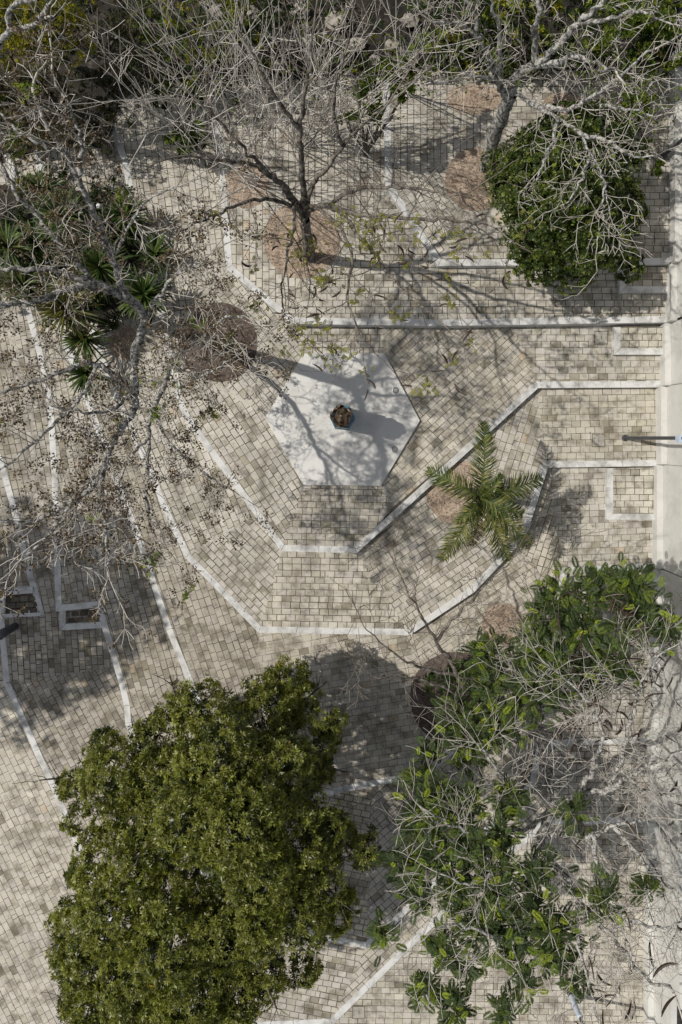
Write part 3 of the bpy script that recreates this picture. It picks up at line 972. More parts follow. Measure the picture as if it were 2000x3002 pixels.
def lobe_points(rng, lobes, zf, dens, clump=0.45, shell=(0.55, 1.0), flat=0.75):
    """points grouped in small clumps near the upper skin of each leaf mass; lobes in photo pixels + height"""
    Cs, Ns, sh = [], [], []
    for (px, py, rp_, h) in lobes:
        c = P(px, py, zf + h); r = rp_ * S * (H - zf - h) / H
        nc = max(4, int(dens * r * r * 9))
        u = unit(rng.normal(0, 1, (nc, 3)) + np.array([0, 0, .35]))
        rr = r * rng.uniform(shell[0], shell[1], nc) ** 0.7
        cc = c + u * rr[:, None] * np.array([1, 1, flat])
        for q in range(nc):
            k = int(rng.integers(5, 11)); cr = clump * rng.uniform(.55, 1.1) * min(1, r / .8)
            v = unit(rng.normal(0, 1, (k, 3)) + u[q] * .9); pp = cc[q] + v * cr * rng.uniform(.3, 1, (k, 1)) * np.array([1, 1, .7])
            Cs.append(pp); Ns.append(unit(v + u[q] + np.array([0, 0, .6]))); sh.append(np.full(k, rng.normal(1, .12)))
    return np.vstack(Cs), np.vstack(Ns), np.clip(np.concatenate(sh), .6, 1.35)


OLIVE = [(0.178, 0.198, 0.032), (0.235, 0.250, 0.048), (0.126, 0.144, 0.023), (0.310, 0.315, 0.095)]  # greens raised so the colour holds the sunlit ridges of the crown
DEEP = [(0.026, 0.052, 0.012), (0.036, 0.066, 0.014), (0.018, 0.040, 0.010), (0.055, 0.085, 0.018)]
YELLOW = [(0.240, 0.225, 0.014), (0.170, 0.170, 0.013), (0.300, 0.270, 0.020), (0.085, 0.100, 0.012)]
FRESH = [(0.090, 0.140, 0.014), (0.130, 0.180, 0.020), (0.050, 0.092, 0.012), (0.190, 0.225, 0.032)]
BROWN = [(0.135, 0.098, 0.060), (0.090, 0.066, 0.044), (0.19, 0.145, 0.085), (0.065, 0.050, 0.036)]

# ------------------------------------------------------------------ big olive tree, lower left
T = Tree('broadleaf_tree', (700, 2190), 'large dense olive green tree filling the lower left', 'tree', seed=11)
trunk, tr = T.limb([(700, 2190, -.1), (690, 2220, 1.2), (680, 2260, 2.4), (660, 2300, 3.2)], .34, .24, 12, .02)
LOBES1 = [(845, 1985, 58, 2.9), (880, 2060, 60, 3.0), (790, 2085, 100, 3.8), (600, 2085, 85, 4.8), (520, 2060, 50, 4.6), (460, 2165, 80, 4.8), (300, 2195, 55, 4.6), (215, 2300, 45, 4.4), (330, 2275, 100, 4.8),
          (480, 2290, 110, 5.4), (650, 2250, 150, 6.2), (820, 2265, 130, 5.6), (960, 2130, 55, 4.4), (935, 2230, 55, 4.6), (225, 2400, 40, 4.0), (270, 2480, 45, 4.2), (970, 2450, 85, 5.0), (1075, 2490, 48, 4.4), (880, 2440, 120, 5.6),
          (930, 2580, 80, 5.0), (985, 2700, 48, 4.5), (700, 2430, 150, 6.6), (560, 2420, 110, 6.4), (760, 2560, 120, 6.2), (870, 2690, 95, 5.4), (440, 2480, 80, 5.8), (400, 2560, 90, 5.6), (270, 2580, 60, 4.9), (210, 2700, 60, 4.7),
          (330, 2680, 110, 5.6), (480, 2650, 80, 6.0), (500, 2790, 120, 6.0), (640, 2740, 90, 6.2), (740, 2700, 100, 6.0), (760, 2850, 80, 5.4), (185, 2810, 48, 4.6), (270, 2830, 95, 5.2), (400, 2890, 110, 5.6), (560, 2910, 110, 5.8), (690, 2920, 90, 5.5),
          (250, 2930, 70, 5.0), (330, 3000, 90, 5.2), (500, 3020, 110, 5.5), (650, 3030, 90, 5.3), (890, 2840, 45, 4.6), (410, 2375, 62, 4.6), (600, 2640, 85, 5.3), (330, 2430, 60, 4.6), (230, 2560, 35, 4.3), (1020, 2640, 35, 4.2)]
for k in range(14):
    l = LOBES1[(k * 3 + 1) % len(LOBES1)]
    w, r = T.limb([(660, 2300, 3.2), ((660 * 1.1 + l[0]) / 2.1, (2300 * 1.1 + l[1]) / 2.1, 3.4 + .2 * (l[3] - 3)), (l[0], l[1], l[3] - .2)], .13, .035, 7, .05)
    T.sprout(w, r, .5, .9, 1, .4, .2, kids=3)
C, A, sh = lobe_points(T.rng, [(x, y, r * T.rng.uniform(.88, 1.04), h + T.rng.uniform(-.5, .35)) for x, y, r, h in LOBES1], T.zf, 11.5, .30)
mb = MB(); rosettes(mb, T.rng, C, A, 8, .112, .032, OLIVE, [.4, .3, .2, .1], shade=sh)
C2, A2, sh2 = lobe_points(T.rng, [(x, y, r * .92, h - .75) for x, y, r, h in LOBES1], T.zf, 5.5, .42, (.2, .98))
rosettes(mb, T.rng, C2, A2, 7, .15, .046, [(.062, .080, .016), (.085, .104, .022), (.044, .060, .012)], shade=sh2)  # inner leaves coloured darker: shade within the crown put into the palette
k = T.rng.choice(len(C), 40); rosettes(mb, T.rng, C[k] + A[k] * .06, A[k], 2, .13, .05, [(.42, .25, .02), (.36, .30, .03)])
T.finish(M['bark_dark'], M['twig_dark'], trunk='branches' if 0 else 'trunk', merge=True)
mb.build('crown', M['leaf'], T.e)

# ------------------------------------------------------------------ round dark tree, right
T = Tree('round_tree', (1560, 640), 'round dense dark green tree with small leaves by the right wall', 'tree', seed=12)
T.limb([(1560, 640, -.1), (1562, 638, 1.0), (1568, 630, 2.0)], .17, .12, 10, .02)
LOBES2 = [(1640, 580, 170, 2.7), (1540, 500, 100, 2.4), (1480, 500, 62, 2.1), (1500, 590, 55, 2.1), (1560, 690, 85, 2.4), (1600, 760, 70, 2.2), (1540, 760, 45, 1.9), (1680, 780, 70, 2.2), (1740, 700, 95, 2.5), (1820, 620, 70, 2.4), (1850, 640, 48, 2.1), (1800, 500, 85, 2.5), (1690, 450, 110, 2.9), (1740, 400, 90, 2.8), (1820, 420, 55, 2.4),
          (1640, 360, 60, 2.6), (1590, 440, 75, 2.6), (1710, 600, 100, 3.0), (1810, 740, 50, 2.1), (1850, 790, 38, 1.8), (1660, 690, 80, 2.6), (1720, 345, 50, 2.5)]
for l in LOBES2[::3]:
    w, r = T.limb([(1568, 630, 2.0), ((1568 + l[0]) / 2, (630 + l[1]) / 2, 2.0), (l[0], l[1], l[3])], .06, .02, 6, .03); T.sprout(w, r, .4, .5, 1, .4)
C, A, sh = lobe_points(T.rng, [(x, y, r * T.rng.uniform(.95, 1.12), h + T.rng.uniform(-.3, .3)) for x, y, r, h in LOBES2], T.zf, 19, .22)
mb = MB(); rosettes(mb, T.rng, C, A, 7, .080, .042, [(.066, .100, .018), (.095, .132, .022), (.042, .070, .013), (.170, .200, .034)], [.32, .3, .2, .18], shade=sh)
C2, A2, sh2 = lobe_points(T.rng, [(x, y, r * .75, h - .35) for x, y, r, h in LOBES2], T.zf, 2, .3, (.2, .9)); rosettes(mb, T.rng, C2, A2, 6, .1, .05, DEEP, shade=sh2 * .8)  # darker core leaves paint the shade inside the crown
T.finish(M['bark_dark'], M['twig_dark'], trunk='branches' if 0 else 'trunk', merge=True); mb.build('crown', M['leaf'], T.e)


# ------------------------------------------------------------------ feather leaves and pods
def feathers(mb, rng, C, D, Nn, L, Wd, pairs, palette, p=None, var=.12, droop=.15):
    """flat feather leaves: a row of narrow leaflet pairs on a midrib"""
    m = len(C); D = unit(D); Nn = unit(Nn); Sd = unit(np.cross(D, Nn)); U = np.cross(Sd, D)
    L = np.broadcast_to(np.asarray(L, float), (m,)); base = colours(rng, m, palette, var, p)
    for k in range(pairs):
        t = (k + .6) / pairs; wd = Wd * (math.sin(math.pi * min(1, t * .88 + .12)) ** .6)
        pos = C + D * (L * t)[:, None] - U * (L * droop * t * t)[:, None]
        for sg in (1, -1):
            dd = unit(Sd * sg + D * .45 - U * .12 + rng.normal(0, .05, (m, 3)))
            leaves(mb, pos, dd, U + rng.normal(0, .10, (m, 3)), L * wd, L * 1.35 / pairs, np.clip(base * rng.normal(1, .16, (m, 1)), .003, .9), .03)


def pods(parent, rng, C, D, L, r=.014, curl=.5, name='seed_pod', limit=95):
    """curved hanging pods, each a part of its own (copies share a few meshes)"""
    src = []
    for v in range(4):
        t = np.linspace(0, 1, 8); a = curl * (.6 + .3 * v) * 2
        x = np.sin(a * t) / a; zz = (1 - np.cos(a * t)) / a
        V, Q = ring_tube(np.stack([x, 0 * t, zz], 1) * L, r * np.array([.35, .8, 1, 1.1, 1.1, 1, .75, .25]), 5)
        V[:, 1] *= .6; mb = MB(); mb.add(V, Q); o = mb.build(name, M['pod'], parent, origin=(0, 0, 0), smooth=True); src.append(o)
    off = np.array(parent.location)
    for i in range(min(limit, len(C))):
        o = src[i] if i < 4 else src[i % 4].copy()
        if i >= 4: col.objects.link(o); o.parent = parent
        q = Vector([float(x) for x in unit(D[i])]).to_track_quat('X', 'Z'); q = q @ Matrix.Rotation(rng.uniform(0, 6.28), 4, 'X').to_quaternion()
        o.rotation_mode = 'QUATERNION'; o.rotation_quaternion = q; o.location = [float(v) for v in (C[i] - off)]
        s_ = float(rng.uniform(.7, 1.2)); o.scale = (s_, s_, s_)


def tips_arrays(T, every=1):
    t = T.tips[::every]
    return np.array([a for a, _ in t]), np.array([b for _, b in t])


# ------------------------------------------------------------------ dark bare tree in the middle of the upper terrace
T = Tree('bare_tree', (907, 757), 'bare dark-trunked tree with hanging pods in the large round gravel bed', 'tree', 'bare trees in the paving', seed=21)
w0, r0 = T.limb([(907, 757, -.1), (905, 735, .6), (900, 690, 1.9), (893, 640, 3.2)], .19, .125, 12, .02)
G = [  # limbs: px, py, height
    ([(893, 640, 3.2), (862, 590, 3.9), (830, 545, 4.5), (785, 505, 5.0), (735, 478, 5.4), (650, 470, 5.9), (540, 455, 6.3)], .125, .03),
    ([(893, 640, 3.2), (890, 560, 4.2), (884, 470, 5.0), (880, 380, 5.7), (892, 290, 6.3), (905, 200, 6.8), (915, 90, 7.2)], .11, .03),
    ([(895, 630, 3.3), (940, 600, 4.0), (1010, 615, 4.6), (1100, 638, 5.2), (1210, 640, 5.6), (1330, 645, 6.0), (1430, 660, 6.3)], .10, .025),
    ([(960, 605, 4.1), (1015, 640, 4.7), (1060, 700, 5.1), (1110, 760, 5.4), (1150, 815, 5.7), (1200, 870, 5.9), (1270, 930, 6.0)], .075, .02),
    ([(897, 635, 3.2), (910, 560, 4.2), (950, 500, 4.9), (1005, 430, 5.4), (1060, 370, 5.9), (1140, 300, 6.4)], .095, .025),
    ([(893, 640, 3.2), (870, 600, 4.2), (860, 660, 4.8), (842, 760, 5.2), (826, 850, 5.4), (838, 950, 5.3)], .06, .016),
    ([(895, 640, 3.2), (892, 660, 4.2), (900, 720, 4.7), (905, 800, 5.0), (908, 880, 5.1)], .05, .014),
    ([(880, 610, 3.6), (790, 580, 4.6), (700, 600, 5.4), (600, 640, 5.9), (520, 690, 6.2)], .07, .02),
    ([(960, 605, 4.1), (1030, 560, 5.0), (1130, 545, 5.7), (1250, 560, 6.2), (1370, 580, 6.6)], .07, .02),
    ([(905, 600, 3.8), (990, 660, 5.0), (1030, 760, 5.6), (1020, 880, 5.9), (1060, 980, 5.9), (1105, 1040, 5.8)], .055, .015),
    ([(880, 380, 5.7), (820, 300, 6.4), (760, 200, 7.0), (700, 90, 7.4)], .06, .02),
    ([(1005, 430, 5.4), (980, 330, 6.2), (990, 220, 6.9), (1030, 100, 7.4)], .055, .02),
    ([(785, 505, 5.0), (700, 420, 5.9), (620, 330, 6.6), (520, 250, 7.1)], .055, .018),
]
for pts, a, b in G:
    w, r = T.limb(pts, a * .84, b * .8, 8, .04)
    T.sprout(w, r, .44, 1.25, 2, .30, .05, spread=1.0, kids=2, rmax=.015, bend=.20)
mb = MB(); C, D = tips_arrays(T)
hang = [i for i in range(len(C)) if C[i][1] < 5.0 and C[i][0] > -3]      # front side of the crown carries pods and fresh leaves
rng = T.rng; pick = rng.choice(hang, min(len(hang), 95), replace=False)
lf = rng.choice(hang, min(len(hang), 80), replace=False)
cl = np.repeat(C[lf], 6, 0) + rng.normal(0, .085, (len(lf) * 6, 3))
feathers(mb, rng, cl, rng.normal(0, 1, cl.shape) * [1, 1, .4], rng.normal(0, .3, cl.shape) + [0, 0, 1], .13, .32, 8, [(.20, .205, .04), (.26, .25, .05), (.15, .16, .035)])
lt, lw = T.finish(M['bark_dark'], M['twig_dark'])
mb.build('leaves', M['leaf_soft'], T.e)
pods(T.e, rng, C[pick], np.c_[rng.normal(0, .5, (len(pick), 2)), np.full(len(pick), -.55)], .34, .026, .5)

# ------------------------------------------------------------------ left bare tree with brown leaves
T = Tree('bare_tree', (600, 1000), 'wide pale-barked bare tree hung with brown dry leaves on the left', 'tree', 'bare trees in the paving', seed=22)
w0, r0 = T.limb([(600, 1000, -.1), (572, 990, 1.3), (520, 970, 3.2), (472, 952, 4.9), (428, 935, 6.3)], .22, .15, 12, .02)
G = [
    ([(428, 935, 3.8), (400, 890, 4.3), (360, 850, 4.8), (330, 760, 5.3), (290, 660, 5.8), (262, 590, 6.2), (232, 530, 6.5), (190, 440, 6.9), (150, 390, 7.2), (105, 300, 7.5)], .125, .035),
    ([(400, 890, 4.3), (350, 862, 4.7), (290, 842, 5.1), (230, 840, 5.5), (150, 870, 5.8), (70, 885, 6.1), (-30, 900, 6.4)], .12, .05),
    ([(330, 850, 4.9), (260, 825, 5.3), (190, 800, 5.6), (110, 788, 5.9), (0, 790, 6.2), (-80, 780, 6.4)], .09, .045),
    ([(340, 860, 4.8), (280, 830, 5.2), (220, 765, 5.6), (155, 690, 6.0), (100, 620, 6.3), (50, 572, 6.6), (15, 500, 6.9)], .085, .04),
    ([(428, 935, 3.8), (412, 985, 4.1), (398, 1035, 4.4), (392, 1085, 4.6), (397, 1150, 4.8), (392, 1200, 5.0), (357, 1259, 5.2), (326, 1312, 5.4), (303, 1370, 5.6), (277, 1424, 5.8), (178, 1495, 6.1), (76, 1531, 6.3), (-10, 1527, 6.5)], .125, .035),
    ([(390, 1150, 4.8), (355, 1120, 5.1), (321, 1090, 5.4), (286, 1069, 5.6), (237, 1067, 5.8), (134, 1112, 6.1), (67, 1130, 6.3), (-10, 1156, 6.6)], .085, .035),
    ([(575, 992, .8), (530, 1030, 2.2), (500, 1070, 3.2), (473, 1147, 4.0), (446, 1214, 4.5), (437, 1277, 4.9), (433, 1357, 5.2), (433, 1446, 5.4), (440, 1540, 5.5)], .11, .03),
    ([(432, 925, 3.9), (455, 885, 4.4), (482, 853, 4.8), (518, 800, 5.2), (555, 780, 5.5), (594, 763, 5.8)], .065, .02),
    ([(560, 990, 1.6), (584, 1000, 3.2), (618, 966, 4.2), (649, 938, 4.7), (680, 925, 5.0), (720, 932, 5.2)], .07, .018),
    ([(326, 1312, 5.4), (300, 1400, 5.7), (305, 1500, 5.9), (312, 1600, 6.0), (320, 1690, 6.0)], .055, .018),
    ([(303, 1370, 5.6), (240, 1440, 5.9), (150, 1560, 6.3), (60, 1640, 6.5)], .05, .02),
    ([(446, 1214, 4.5), (500, 1300, 5.0), (580, 1370, 5.3), (650, 1420, 5.5), (700, 1450, 5.5)], .045, .014),
    ([(437, 1277, 4.9), (390, 1330, 5.3), (350, 1420, 5.6), (370, 1540, 5.8), (470, 1620, 5.8)], .045, .015),
    ([(286, 1069, 5.6), (240, 1160, 5.9), (150, 1250, 6.2), (60, 1330, 6.4), (-20, 1400, 6.5)], .05, .02),
    ([(232, 530, 6.5), (240, 440, 6.9), (210, 330, 7.2), (150, 200, 7.6)], .055, .02),
    ([(190, 440, 6.9), (110, 420, 7.2), (30, 360, 7.5), (-30, 300, 7.7)], .05, .02),
    ([(500, 1070, 3.2), (560, 1100, 4.2), (620, 1090, 4.8), (680, 1050, 5.0)], .045, .014),
    ([(330, 760, 5.3), (370, 680, 5.8), (420, 600, 6.2), (520, 540, 6.5)], .045, .016),
    ([(397, 1150, 4.8), (330, 1200, 5.3), (240, 1210, 5.7), (150, 1190, 6.0)], .05, .018),
]
for pts, a, b in G:
    lift_ = .5 if pts[0][:2] in ((575, 992), (446, 1214), (437, 1277)) else 2.5
    pts = [(x, y, z + lift_ * min(1, z / 3.8)) for x, y, z in pts]; a, b = a * .84, b * .84
    w, r = T.limb(pts, a, b, 8, .03)
    T.sprout(w, r, .235, .88, 2, .22, .08, spread=1.0, kids=3, rmax=.0125, bend=.26)
C, D = tips_arrays(T); rng = T.rng
mb = MB(); pick = rng.random(len(C)) < .36
cl = np.repeat(C[pick], 17, 0) + rng.normal(0, .055, (int(pick.sum()) * 17, 3))
leaves(mb, cl, rng.normal(0, 1, cl.shape), rng.normal(0, .6, cl.shape) + [0, 0, 1], rng.uniform(.050, .088, len(cl)), rng.uniform(.026, .045, len(cl)), colours(rng, len(cl), BROWN, .15))
gl = rng.choice(len(C), 16, replace=False); cl = np.repeat(C[gl], 14, 0) + rng.normal(0, .09, (16 * 14, 3))
feathers(mb, rng, cl, rng.normal(0, 1, cl.shape), rng.normal(0, .4, cl.shape) + [0, 0, 1], .14, .3, 6, FRESH)
T.finish(M['bark_pale'], M['twig_mid']); mb.build('leaves', M['leaf_dry'], T.e)

# ------------------------------------------------------------------ pale bare tree, upper right
T = Tree('bare_tree', (1425, 490), 'pale twisted bare tree with a leaning trunk at the upper right', 'tree', 'bare trees in the paving', seed=23, z=Z['M'])
w0, r0 = T.limb([(1425, 495, -.1), (1435, 455, .8), (1452, 390, 2.0), (1480, 320, 3.1), (1500, 272, 3.8)], .21, .16, 12, .02)
G = [
    ([(1500, 272, 3.8), (1512, 225, 4.4), (1560, 195, 4.8), (1620, 188, 5.1), (1680, 166, 5.4), (1750, 188, 5.7), (1810, 205, 5.9)], .125, .03),
    ([(1575, 192, 4.9), (1640, 130, 5.5), (1692, 68, 6.0), (1750, 20, 6.4), (1830, -40, 6.8)], .10, .045),
    ([(1570, 192, 4.8), (1568, 110, 5.5), (1578, 30, 6.1), (1560, -60, 6.5)], .085, .04),
    ([(1490, 295, 3.5), (1462, 240, 4.2), (1440, 185, 4.8), (1405, 110, 5.4), (1340, 70, 5.8), (1270, 60, 6.1)], .095, .025),
    ([(1470, 250, 4.1), (1466, 180, 4.9), (1460, 70, 5.7), (1430, -30, 6.3)], .075, .03),
    ([(1500, 272, 3.8), (1570, 310, 4.3), (1640, 350, 4.7), (1700, 390, 5.0), (1730, 450, 5.2), (1772, 530, 5.4), (1785, 610, 5.4)], .052, .012),
    ([(1560, 305, 4.2), (1640, 320, 4.8), (1702, 300, 5.2), (1769, 262, 5.5), (1827, 214, 5.8), (1916, 143, 6.2)], .07, .025),
    ([(1405, 110, 5.4), (1390, 30, 6.0), (1330, -40, 6.5)], .06, .025),
    ([(1700, 390, 5.0), (1790, 420, 5.4), (1860, 455, 5.6), (1930, 460, 5.8)], .055, .016),
    ([(1640, 350, 4.7), (1610, 440, 5.1), (1580, 510, 5.3), (1550, 560, 5.3)], .045, .013),
    ([(1730, 450, 5.2), (1700, 530, 5.4), (1660, 600, 5.5)], .04, .012),
    ([(1760, 310, 5.4), (1850, 320, 5.7), (1930, 345, 6.0)], .045, .014),
    ([(1692, 68, 6.0), (1780, 60, 6.4), (1870, 30, 6.7), (1950, 60, 6.9)], .055, .02),
    ([(1462, 240, 4.2), (1380, 220, 4.9), (1300, 240, 5.4), (1220, 230, 5.8)], .05, .015),
    ([(1772, 530, 5.4), (1770, 610, 5.5), (1755, 700, 5.5)], .03, .010),
]
for pts, a, b in G:
    w, r = T.limb(pts, a, b, 8, .04)
    T.sprout(w, r, .34, .85, 2, .25, .05, spread=1.05, kids=3, rmax=.009, bend=.30)
C, D = tips_arrays(T); rng = T.rng; mb = MB()
sel = rng.choice(len(C), min(len(C), 150), replace=False); cl = np.repeat(C[sel], 4, 0) + rng.normal(0, .1, (len(sel) * 4, 3))
leaves(mb, cl, rng.normal(0, 1, cl.shape), rng.normal(0, .5, cl.shape) + [0, 0, 1], rng.uniform(.07, .13, len(cl)), rng.uniform(.04, .07, len(cl)), colours(rng, len(cl), FRESH, .15))
T.finish(M['bark_pale'], M['twig_mid']); mb.build('leaves', M['leaf_soft'], T.e)


# ------------------------------------------------------------------ bare many-stemmed shrubs along the top
def stem_shrub(px, py, n, hmin, hmax, lab, seed, spread=.42, lean=(0, 0), pale=True, z=None, leafy=0, kids=3, r=.020):
    T = Tree('bare_shrub', (px, py), lab, 'shrub', 'bare shrubs along the top edge', seed=seed, z=z)
    rng = T.rng
    for k in range(n):
        a = rng.uniform(0, 6.28); q = rng.uniform(.1, 1) ** .7 * spread
        d = unit(np.array([math.cos(a) * q + lean[0], math.sin(a) * q + lean[1], 1.0]))
        hh = rng.uniform(hmin, hmax); nseg = 9
        pts = [T.foot + np.array([math.cos(a), math.sin(a), 0]) * .12 + [0, 0, -.05]]
        for i in range(nseg):
            d = unit(d + rng.normal(0, .07, 3)); pts.append(pts[-1] + d * hh / nseg)
        pts = catmull(np.array(pts), 2); rad = np.linspace(r * rng.uniform(.8, 1.4), .008, len(pts))
        V, Q = ring_tube(pts, rad, 5); T.trunk.add(V, Q)
        T.sprout(pts, rad, .85, 1.3, 1, .35, .25, spread=.75, kids=2, rmax=.0095, bend=.10, step=.25)
    if leafy:
        C, D = tips_arrays(T); mb = MB(); sel = rng.choice(len(C), min(len(C), leafy)); cl = np.repeat(C[sel], 5, 0) + rng.normal(0, .12, (len(sel) * 5, 3))
        leaves(mb, cl, rng.normal(0, 1, cl.shape), rng.normal(0, .5, cl.shape) + [0, 0, 1], rng.uniform(.08, .14, len(cl)), rng.uniform(.04, .07, len(cl)), colours(rng, len(cl), FRESH, .15)); mb.build('leaves', M['leaf_soft'], T.e)
    T.finish(M['twig_pale'] if pale else M['bark_dark'], M['twig_pale'], 'stems', merge=True)


stem_shrub(745, 535, 12, 5.0, 7.5, 'bare shrub with pale upright stems in the small gravel bed', 31, .40, (-.12, 0))
stem_shrub(880, 430, 13, 4.5, 7.0, 'bare shrub with pale stems just above the middle of the upper terrace', 32, .42, (0, 0), leafy=20)
stem_shrub(985, 400, 12, 4.0, 6.5, 'bare many-stemmed shrub left of the leafy green climber', 33, .45, (.05, 0), leafy=12)
stem_shrub(560, 420, 8, 4.0, 6.5, 'bare pale shrub on the upper left paving', 34, .5, (-.1, 0))
stem_shrub(1180, 262, 10, 3.0, 5.0, 'bare shrub between the climber and the pale tree', 35, .5, (0, .1), leafy=30)
stem_shrub(1740, 240, 9, 2.5, 4.5, 'bare tangled shrub beside the top of the wall', 37, .6, (.05, .1), leafy=60)

# ------------------------------------------------------------------ royal palm
T = Tree('palm_tree', (1345, 1438), 'small palm with feathery green fronds in a round gravel bed', 'palm', seed=41, z=Z['B'])
hc = 3.3
T.limb([(1345, 1438, -.05), (1358, 1442, .9), (1380, 1450, 2.0), (1403, 1458, hc)], .15, .085, 12, .008, 4)
FR = [((1417, 1240), .55, 1.0), ((1255, 1378), .55, 1.0), ((1588, 1400), .35, 1.0), ((1532, 1508), .75, .8), ((1293, 1640), .1, 1.0), ((1488, 1645), -.05, 1.0), ((1556, 1602), .05, 1.0), ((1340, 1530), .9, .6), ((1470, 1390), 1.2, .55), ((1380, 1600), -.35, .8), ((1500, 1450), -.2, .7)]
top = P(1403, 1458, T.zf + hc); rng = T.rng
frb = []
for fi, ((tx, ty), zt_, wd) in enumerate(FR):
    tip = P(tx, ty, T.zf + hc + zt_ - .55)
    mid = top * .5 + tip * .5 + np.array([0, 0, .42]); w = catmull(np.array([top, top * .75 + mid * .3 - tip * .05 + [0, 0, .12], mid, tip * .8 + mid * .2 + [0, 0, .08], tip]), 8)
    fm = MB(); V, Q = ring_tube(w, np.linspace(.022, .005, len(w)), 5); fm.add(V, Q, (.10, .125, .035))
    seg = np.linalg.norm(np.diff(w, axis=0), axis=1); cum = np.r_[0, np.cumsum(seg)]
    npair = int(cum[-1] / .024)
    tt = np.linspace(.10, 1, npair) * cum[-1]
    pos = np.stack([np.interp(tt, cum, w[:, k]) for k in range(3)], 1); dr = unit(np.gradient(pos, axis=0))
    side = unit(np.cross(dr, [0, 0, 1.0])); upv = np.cross(side, dr)
    f = tt / cum[-1]; ln = .50 * wd * np.clip(np.sin(np.pi * np.clip(f * .86 + .10, 0, 1)), .25, 1) ** .7
    for sg in (1, -1):
        jit = rng.normal(0, .16, pos.shape)
        d1 = unit(side * sg + dr * (.55 + .5 * f[:, None]) + upv * .22 + jit); d2 = unit(d1 - np.array([0, 0, .55]))
        b0 = pos; b1 = pos; b2 = pos
        wv = dr * .013
        cc = colours(rng, npair, [(.048, .074, .013), (.080, .104, .019), (.026, .044, .010), (.170, .165, .042)], .16, [.3, .3, .2, .2] if zt_ > .1 else [.2, .25, .1, .45])
        cc = colours(rng, npair, [(.20, .145, .07), (.14, .10, .05), (.17, .15, .05)], .15) if fi == 9 else cc
        ln2 = ln * (rng.random(npair) > .10) * rng.uniform(.75, 1.1, npair) + .001
        b1 = pos + d1 * (ln2 * .55)[:, None]; b2 = b1 + d2 * (ln2 * .5)[:, None]
        V = np.stack([b0 - wv, b0 + wv, b1 + wv * 1.2, b1 - wv * 1.2], 1).reshape(-1, 3); fm.add(V, np.arange(npair * 4).reshape(-1, 4), cc)
        V = np.stack([b1 - wv * 1.2, b1 + wv * 1.2, b2 + wv * .15, b2 - wv * .15], 1).reshape(-1, 3); fm.add(V, np.arange(npair * 4).reshape(-1, 4), cc)
    fm.build('frond', M['blade'], T.e)  # leaflets of one frond stay together
T.finish(M['bark_dark'], M['twig_dark'])

# ------------------------------------------------------------------ sword-leaf plants, left
def sword_plant(px, py, rad_px, h, lab, seed, pal, n=70, z=None):
    """rosette of stiff blades on a short stem; (px,py) is where its heart shows"""
    zf = Z['C'] if z is None else z
    c = P(px, py, zf + h); R_ = rad_px * S * (H - zf - h) / H
    n = int(n * 1.7); R_ *= 1.12
    e = empty('sword_leaf_plant', (c[0], c[1], zf), lab, 'yucca', 'spiky sword leaf plants on the left')
    rng = np.random.default_rng(seed); mb = MB()
    t = rng.uniform(0, 2 * np.pi, n); el = rng.uniform(-.35, 1.25, n); ln = R_ * rng.uniform(.75, 1.12, n)
    D = np.stack([np.cos(t) * np.cos(el), np.sin(t) * np.cos(el), np.sin(el)], 1); sd = np.stack([-np.sin(t), np.cos(t), 0 * t], 1)
    cc = colours(rng, n, pal, .15); wv = sd * (.020 + .010 * rng.random((n, 1)))
    b0 = c + D * .03; b1 = c + D * (ln * .45)[:, None]; b2 = c + D * (ln * .8)[:, None] - np.array([0, 0, 1]) * (ln * .06)[:, None]; b3 = c + D * ln[:, None] - np.array([0, 0, 1]) * (ln * .16)[:, None]
    q = np.arange(n * 4).reshape(-1, 4)
    for a, b, k0, k1, s_ in ((b0, b1, .8, 1.1, .8), (b1, b2, 1.1, .8, 1), (b2, b3, .8, .06, 1.05)):
        mb.add(np.stack([a - wv * k0, a + wv * k0, b + wv * k1, b - wv * k1], 1).reshape(-1, 3), q, np.clip(cc * s_, 0, .9))
    mb.build('blades', M['blade'], e)
    V, Q = ring_tube(np.array([[c[0], c[1], zf - .05], [c[0] + .02, c[1], zf + h * .5], [c[0], c[1], zf + h]]), [.09, .08, .07], 8); mb = MB(); mb.add(V, Q, (.8, .7, .6)); mb.build('stem', M['bark_dark'], e)


